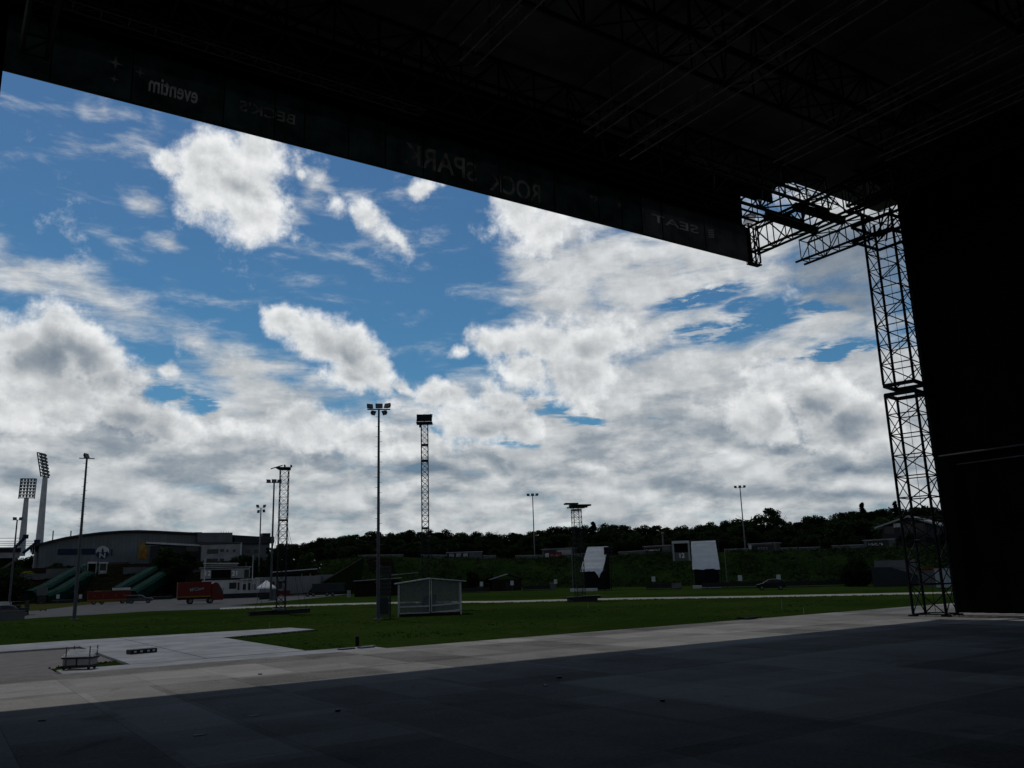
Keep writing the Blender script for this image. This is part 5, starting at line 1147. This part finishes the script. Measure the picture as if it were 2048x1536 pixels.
# house and terraces at the right
fh = Face(1800, 185, -.25, 0); t = thing('house', 'pale house with a wide sloping roof among the trees behind the tower', 'house', fh.p, fh.rz)
a = fh(1752, 1058); b = fh(1818, 1035); c = fh(1880, 1052); g = fh(1760, 1085)[1]
MB().prism([(a[0]+1.0, g-1), (a[0]+1.0, a[1]-.1), (b[0], b[1]-.35), (c[0]-.5, c[1]-.1), (c[0]-.5, g-1)], 0, 9).build('wall', M['darkgrey'], t)
MB().prism([a, b, c, (c[0], c[1]+.3), (b[0], b[1]+.35), (a[0], a[1]+.3)], -1.2, 10).build('roof', M['dullwhite'], t)
r4 = fh.rect(1770, 1052, 1788, 1068); MB().box(r4[0], r4[1], -.08, -.01, r4[2], r4[3]).build('window', M['window'], t)
r4 = fh.rect(1801, 1046, 1850, 1066); MB().box(r4[0], r4[1], -.08, -.01, r4[2], r4[3]).build('window', M['window'], t)
r4 = fh.rect(1788, 1046, 1801, 1055); MB().box(r4[0], r4[1], -.3, -.01, r4[2], r4[3]).build('panel', M['white'], t)
ft = Face(1790, 132, -.10, 0); t = thing('stepped_terrace', 'dark stepped terrace block with a pale wall behind the foot of the tower', 'terrace', ft.p, ft.rz)
a, b, c, d = ft.rect(1742, 1119, 1824, 1134); MB().box(a, b, 4.0, 4.4, 0, d).build('back_wall', M['grey'], t)
x0 = ft(1742, 1134); x1 = ft(1775, 1134); x2 = ft(1842, 1153)
st = [(x0[0], 0), (x0[0], x0[1]), (x1[0], x1[1])]
N = 10
for i in range(N):
    xa = x1[0]+(x2[0]-x1[0])*(i+1)/N; z = x1[1]+(x2[1]-x1[1])*i/N; z2 = x1[1]+(x2[1]-x1[1])*(i+1)/N; st += [(xa, z), (xa, z2)]
st += [(x2[0], 0)]
MB().prism(st, 0, 3.9).build('stair_flank', M['darkgrey'], t)
for i in range(N):
    xa = x1[0]+(x2[0]-x1[0])*(i)/N; z = x1[1]+(x2[1]-x1[1])*i/N; MB().box(xa+.05, xa+(x2[0]-x1[0])/N, -.05, 3.9, z+.003, z+.06).build('tread', M['concrete'], t)
fc = Face(1885, 118, 0, 0); t = thing('site_container', 'pale blue grey container with vertical ribs behind the tower foot', 'container', fc.p, fc.rz); a, b, c, d = fc.rect(1872, 1139, 1900, 1166)
MB().box(a, b, 0, 2.4, .1, d).build('body', ribbed_mat('container_sheet', (0.34, 0.38, 0.41), .45), t); MB().box(a-.05, b+.05, -.05, 2.45, d+.003, d+.12).build('roof', M['dullwhite'], t)
fc = Face(1850, 128, 0, 0); t = thing('counter_wall', 'low grey counter wall with a reddish top right of the stepped terrace', 'wall', fc.p, fc.rz); a, b, c, d = fc.rect(1836, 1140, 1873, 1158)
MB().box(a, b, 1, 1.6, 0, d).build('wall', M['grey'], t); MB().box(a, b, .9, 1.7, d+.003, d+.25).build('coping', M['redsign'], t)

# grass blades standing up from the turf near the stage, and overhanging its edges
def tufts(name, spots, seed, m):
    rng = random.Random(seed); mb = MB()
    for x, y, h in spots:
        for _k in range(3):
            a = rng.uniform(0, 6.28); w_ = h*rng.uniform(.35, .8); dx, dy = cos(a)*w_, sin(a)*w_; lx, ly = rng.gauss(0, h*.5), rng.gauss(0, h*.5); ox, oy = rng.gauss(0, h), rng.gauss(0, h)
            mb.add([(x+ox-dx, y+oy-dy, 0.0), (x+ox+dx, y+oy+dy, 0.0), (x+ox+lx+dx*.5, y+oy+ly+dy*.5, h*rng.uniform(.6, 1.2)), (x+ox+lx-dx*.5, y+oy+ly-dy*.5, h*rng.uniform(.6, 1.1))], [(0, 1, 2, 3)])
    o = mb.build(name, m); o['kind'] = 'stuff'
def paved(x, y): return (6.9 < x < 14.4 and y < 59.1) or (x < 7 and y < 59.2) or (14.3 < x < 20.9 and 52.4+(x-14.4)*.35 < y < 58.9)
rg = random.Random(77); spots = []
while len(spots) < 9000:
    x, y = rg.uniform(-4, 75), rg.uniform(24, 100)
    if paved(x, y) or (x < 17.4 and y < 38.4) or y > 108-x*.75: continue
    spots.append((x, y, rg.uniform(.018, .042)*(1+.8*(sin(x*.7+y*.23)+sin(y*.41-x*.19) > .9))))
for (xa, ya), (xb, yb) in (((14.3, 38.5), (14.45, 52.4)), ((14.4, 52.35), (20.95, 54.65)), ((20.95, 54.7), (20.65, 58.6)), ((20.6, 58.68), (9.93, 59.08)), ((9.9, 59.1), (6.95, 59.4)), ((6.95, 59.4), (-6, 57.3)), ((17.35, 30), (17.35, 38.3)), ((17.3, 38.45), (14.3, 38.45)), ((4.4, 38.45), (6.9, 38.45)), ((4.35, 40.2), (6.9, 41.5))):
    L = hypot(xb-xa, yb-ya)
    for i in range(int(L*16)):
        q = rg.random(); spots.append((xa+(xb-xa)*q+rg.gauss(0, .05), ya+(yb-ya)*q+rg.gauss(0, .05), rg.uniform(.03, .09)))
for i in range(900):
    q = rg.random()*(len(pa)-1); j = int(q); a_, b_ = G(*pa[j]), G(*pa[j+1]); p = a_.lerp(b_, q-j); spots.append((p.x+rg.gauss(0, .12), p.y+rg.gauss(0, .12), rg.uniform(.03, .09)))
tufts('turf_grass', spots, 6, leaf_mat('grass_blades', (0.022, 0.046, 0.009), (0.036, 0.060, 0.014)))

# rough vegetation on the slopes: uncountable, one object per slope
def undergrowth(name, x0, x1, count, seed, m, tmin, tmax):
    rng = random.Random(seed); mb = MB()
    for _ in range(count):
        px = rng.uniform(x0, x1); t_ = rng.uniform(tmin, tmax); df, dt, zt = bank_at(px)
        if (sin(px*.031+seed)+sin(px*.083+t_*5)+sin(t_*9+px*.011)) < rng.uniform(-1.6, 1.2): continue
        z = zt*(t_*t_*(3-2*t_)*0.6+t_*0.4); p = D(px, 1100, df+(dt-df)*t_); r = rng.uniform(.25, .75)
        for _k in range(12):
            q = V((p.x+rng.gauss(0, r), p.y+rng.gauss(0, r), z+abs(rng.gauss(0, r*.55)))); a = rng.uniform(0, 6.28); l = rng.uniform(.12, .34)
            d = V((cos(a)*l, sin(a)*l, rng.uniform(-.1, .2))); e = V((-sin(a)*l*.5, cos(a)*l*.5, l*.8))
            mb.add([q-d, q+e*.4, q+d, q-e*.4], [(0, 1, 2, 3)])
    o = mb.build(name, m); o['kind'] = 'stuff'
undergrowth('rough_grass', 640, 2000, 3800, 5, M['leaf'], .02, 1.0)
undergrowth('rough_grass', 640, 2000, 1500, 15, M['palefoliage'], .02, 1.0)
undergrowth('bank_scrub', -60, 640, 2200, 8, M['leaf'], .05, 1.0)

# ================================================================== trees
def crown_mesh(seed, rx, rz_, n_cl, n_lf, size, conical=False, gaps=0.0):
    rng = random.Random(seed); vs = []; fs = []
    for c in range(n_cl):
        while True:
            x, y, z = rng.uniform(-1, 1), rng.uniform(-1, 1), rng.uniform(-1, 1)
            if x*x+y*y+z*z < 1: break
        k = .82
        if conical:
            z = rng.uniform(-1, 1); rr = (1-z)/2*.85+.06; a = rng.uniform(0, 2*pi); q = rng.random()**.5*rr; x, y = q*cos(a), q*sin(a); k = 1.0
        cx, cy, cz = x*rx*k, y*rx*k, z*rz_*k
        cr = rng.uniform(.22, .42)*rx*(1 if not conical else (.55+(1-z)*.3))
        for _ in range(n_lf):
            while True:
                a, b, e = rng.uniform(-1, 1), rng.uniform(-1, 1), rng.uniform(-1, 1)
                if .1 < a*a+b*b+e*e < 1: break
            p = V((cx+a*cr, cy+b*cr, cz+e*cr*(.75 if not conical else .4)))
            nrm = V((rng.gauss(0, 1), rng.gauss(0, 1), rng.gauss(0, 1)+.6)).normalized(); s = nrm.orthogonal().normalized(); s = Matrix.Rotation(rng.uniform(0, 6.28), 3, nrm) @ s; q = nrm.cross(s)
            l = size*rng.uniform(.6, 1.3); w_ = l*rng.uniform(.5, .8); i = len(vs)
            vs += [p-s*l*.5, p+q*w_*.5+s*l*.05, p+s*l*.55, p-q*w_*.5]; fs.append((i, i+1, i+2, i+3))
    return vs, fs
def trunk_mb(h, r, limbs, seed):
    rng = random.Random(seed); mb = MB(); pts = [V((0, 0, -.8)), V((rng.uniform(-.1, .1), 0, h*.4)), V((rng.uniform(-.3, .3), rng.uniform(-.3, .3), h))]
    mb.tube(pts[0], pts[1], r, r*.75, n=7); mb.tube(pts[1], pts[2], r*.75, r*.3, n=7)
    for i in range(limbs):
        a = rng.uniform(0, 6.28); z = h*rng.uniform(.45, .9); l = h*rng.uniform(.25, .45)
        mb.tube((0, 0, z), (l*cos(a), l*sin(a), z+l*.7), r*.35, r*.1, n=5)
    return mb
def tree_proto(name, kind, seed):
    h = 10.0
    t = thing(name, 'x', 'tree', (0, 0, -500))
    if kind == 'round': mb = MB(); mb.add(*crown_mesh(seed, 3.5, 4.7, 46, 150, .44)); mb.build('crown', M['leaf'], t).location = (0, 0, 5.3); trunk_mb(7.0, .28, 5, seed).build('trunk', M['bark'], t)
    if kind == 'wide': mb = MB(); mb.add(*crown_mesh(seed, 4.2, 4.4, 46, 150, .46)); mb.build('crown', M['leaf'], t).location = (0, 0, 5.5); trunk_mb(7.0, .3, 6, seed).build('trunk', M['bark'], t)
    if kind == 'loose': mb = MB(); mb.add(*crown_mesh(seed, 3.5, 4.4, 30, 150, .40)); mb.build('crown', M['leaf'], t).location = (0, 0, 6.2); trunk_mb(8.5, .24, 8, seed).build('trunk', M['bark'], t)
    if kind == 'fir': mb = MB(); mb.add(*crown_mesh(seed, 2.5, 4.7, 90, 55, .42, True)); mb.build('crown', M['needle'], t).location = (0, 0, 5.3); trunk_mb(9.4, .22, 0, seed).build('trunk', M['bark'], t)
    if kind == 'pale': mb = MB(); mb.add(*crown_mesh(seed, 3.6, 4.8, 38, 100, .55)); mb.build('crown', M['palefoliage'], t).location = (0, 0, 5.2); trunk_mb(6.5, .24, 5, seed).build('trunk', M['bark'], t)
    if kind == 'bush': mb = MB(); mb.add(*crown_mesh(seed, 5.0, 5.2, 48, 150, .5)); mb.build('crown', M['leaf'], t).location = (0, 0, 4.4); trunk_mb(3.0, .2, 5, seed).build('trunk', M['bark'], t)
    return t
PROTO = {}
for i, (n_, k_) in enumerate((('leafy_tree','round'),('leafy_tree','wide'),('leafy_tree','loose'),('leafy_tree','round'),('conifer','fir'),('pale_tree','pale'),('bush','bush'))):
    PROTO.setdefault(k_, []).append(tree_proto(n_, k_, 11+i*7))
tr = random.Random(21)
USED = set()
def plant(kind, px, ytop, dist, base_z, lab, cat='tree', group=None, wide=1.0):
    pr = tr.choice(PROTO[kind]); p = D(px, 1100, dist); h = D(px, ytop, dist).z-base_z
    if h < .8: return None
    t = pr if pr.name not in USED else copy_tree(pr); USED.add(pr.name)
    t.location = (p.x, p.y, base_z-.1); s = h/10.1; t.scale = (s*wide*tr.uniform(.92, 1.1), s*wide*tr.uniform(.92, 1.1), s); t.rotation_euler = (0, 0, tr.uniform(0, 6.28))
    t['label'] = lab; t['category'] = cat
    if group: t['group'] = group
    elif 'group' in t: del t['group']
    return t
def where(px):
    for lim, s in ((640,'behind the white shed'),(740,'left of the big mast'),(845,'between the big mast and the tallest lattice tower'),(960,'right of the tallest lattice tower'),(1070,'left of the thin middle mast'),(1160,'behind the red sign'),(1300,'behind the slanted tarpaulin'),(1390,'behind the entrance gate on the bank'),(1480,'behind the square tarpaulin'),(1600,'behind the dark kiosk'),(1740,'left of the house'),(9999,'behind the house and the tower')):
        if px < lim: return s
px = 545.0
while px < 1990:                       # back row: makes the skyline
    df, dt, z = bank_at(px); e = tr.uniform(32, 46)
    k_ = tr.choice(('round', 'round', 'wide', 'loose'))
    if 1490 < px < 1585: pass
    else: plant(k_, px, skyline(px)+tr.uniform(-3, 6), dt+e, z+e*.02, 'dark skyline tree '+where(px), 'tree', 'trees of the wood '+where(px), 1.15)
    px += tr.uniform(15, 22)*(200/dt)
px = 560.0
while px < 1960:                       # middle row, lower crowns
    df, dt, z = bank_at(px); e = tr.uniform(13, 22)
    plant(tr.choice(('round', 'wide', 'bush', 'pale')), px, skyline(px)+tr.uniform(10, 28), dt+e, z+e*.02, 'lower tree below the skyline '+where(px), 'tree', 'lower trees of the wood '+where(px), 1.3)
    px += tr.uniform(20, 30)*(200/dt)
px = 640.0
while px < 1960:                       # shrubs along the crest
    df, dt, z = bank_at(px); e = tr.uniform(5, 8)
    if not any(a < px < b for a, b in ((885, 968), (1080, 1150), (1284, 1385), (1494, 1556), (1722, 1800))):
        plant('bush', px, bank_at(px) and (skyline(px)*.45+.55*(1100 if px > 1200 else 1112))+tr.uniform(-6, 6), dt+e, z, 'dark shrub on the crest '+where(px), 'shrub', 'shrubs on the crest '+where(px), 1.25)
    px += tr.uniform(17, 26)
def zt_at(px): return bank_at(px)[2]
for kind, x, y, e, lab, cat, wd in (('loose',1506,1019,30,'left crown of the tall pair of trees standing above the skyline','tree',1.05),('round',1546,1009,31,'right and taller crown of the pair of trees standing above the skyline','tree',.95),('loose',1568,1026,30,'smaller crown leaning right of the tall pair of trees','tree',.8),
        ('fir',1735,1004,34,'pointed conifer rising from the skyline left of the tower','conifer',.8),('fir',1802,1001,34,'pointed conifer on the skyline just left of the tower','conifer',.8),('fir',1188,1043,40,'dark conifer topping the wood above the slanted tarpaulin','conifer',1.1),
        ('pale',905,1072,10,'pale green tree in front of the wood right of the tallest lattice tower','tree',.9),('pale',1418,1056,9,'pale rounded willow behind the square tarpaulin','tree',1.5),('pale',690,1090,10,'pale tree above the ramp wall','tree',1.2),('pale',655,1083,14,'tall mid green tree above the right end of the white shed','tree',1.2),('pale',828,1080,8,'broad dark green tree on the crest left of the tallest lattice tower','tree',1.6),('pale',725,1090,12,'pale grey green tree left of the big mast','tree',1.0)):
    plant(kind, x, y, bank_at(x)[1]+e, zt_at(x)+e*.02, lab, cat, None, wd)
for kind, x, y, d, zb, lab, cat, wd in (('round',335,1090,262,5,'dark tree in front of the flat roofed annex','tree',1.3),('round',375,1098,258,5,'dark tree in front of the annex near the clubhouse','tree',1.0),('bush',355,1112,255,5,'dark low tree between the annex and the right green cover','tree',1.2),
        ('wide',488,1103,240,0,'dark tree behind the clubhouse roof','tree',.9),('round',520,1108,236,0,'dark tree right of the clubhouse flag pole','tree',.8),('round',560,1084,233,0,'dark tree behind the left lattice tower','tree',.9),('round',592,1092,240,0,'dark tree behind the long white shed','tree',.9),
        ('pale',612,1098,236,0,'paler tree behind the right end of the white shed','tree',.7),('bush',120,1122,285,8,'dark bush at the foot of the hall below the blue sign band','bush',1.5),('bush',142,1128,283,8,'low green bush below the round emblem','bush',1.2),
        ('bush',60,1102,400,4,'dark trees between the stadium stand and the hall','tree',1.6),('bush',22,1138,240,0,'dark bush below the stadium stand','bush',1.2),('bush',1716,1103,138,0,'big dark bush left of the stepped terrace','bush',1.0),('bush',1694,1122,139,0,'lower dark bush beside the big one','bush',1.0),
        ('bush',940,1136,190,0,'dark round bush at the foot of the bank left of the timber hut','bush',.9),('bush',975,1146,190,0,'low dark bush beside the timber hut','bush',1.2),('bush',1800,1106,165,5,'low dark hedge above the stepped terrace','bush',1.6)):
    plant(kind, x, y, d, zb, lab, cat, None, wd)
t = plant('bush', 62, 1140, 266, 7.0, 'bright yellow bush on the low wall at the left', 'bush', None, 2.0)
c = [x for x in kids(t) if x.name.startswith('crown')][0]; c.data = c.data.copy(); c.data.materials.clear(); c.data.materials.append(M['yellowleaf'])
for pr in sum(PROTO.values(), []):
    if pr.name not in USED:
        for x in kids(pr): bpy.data.objects.remove(x)
        bpy.data.objects.remove(pr)
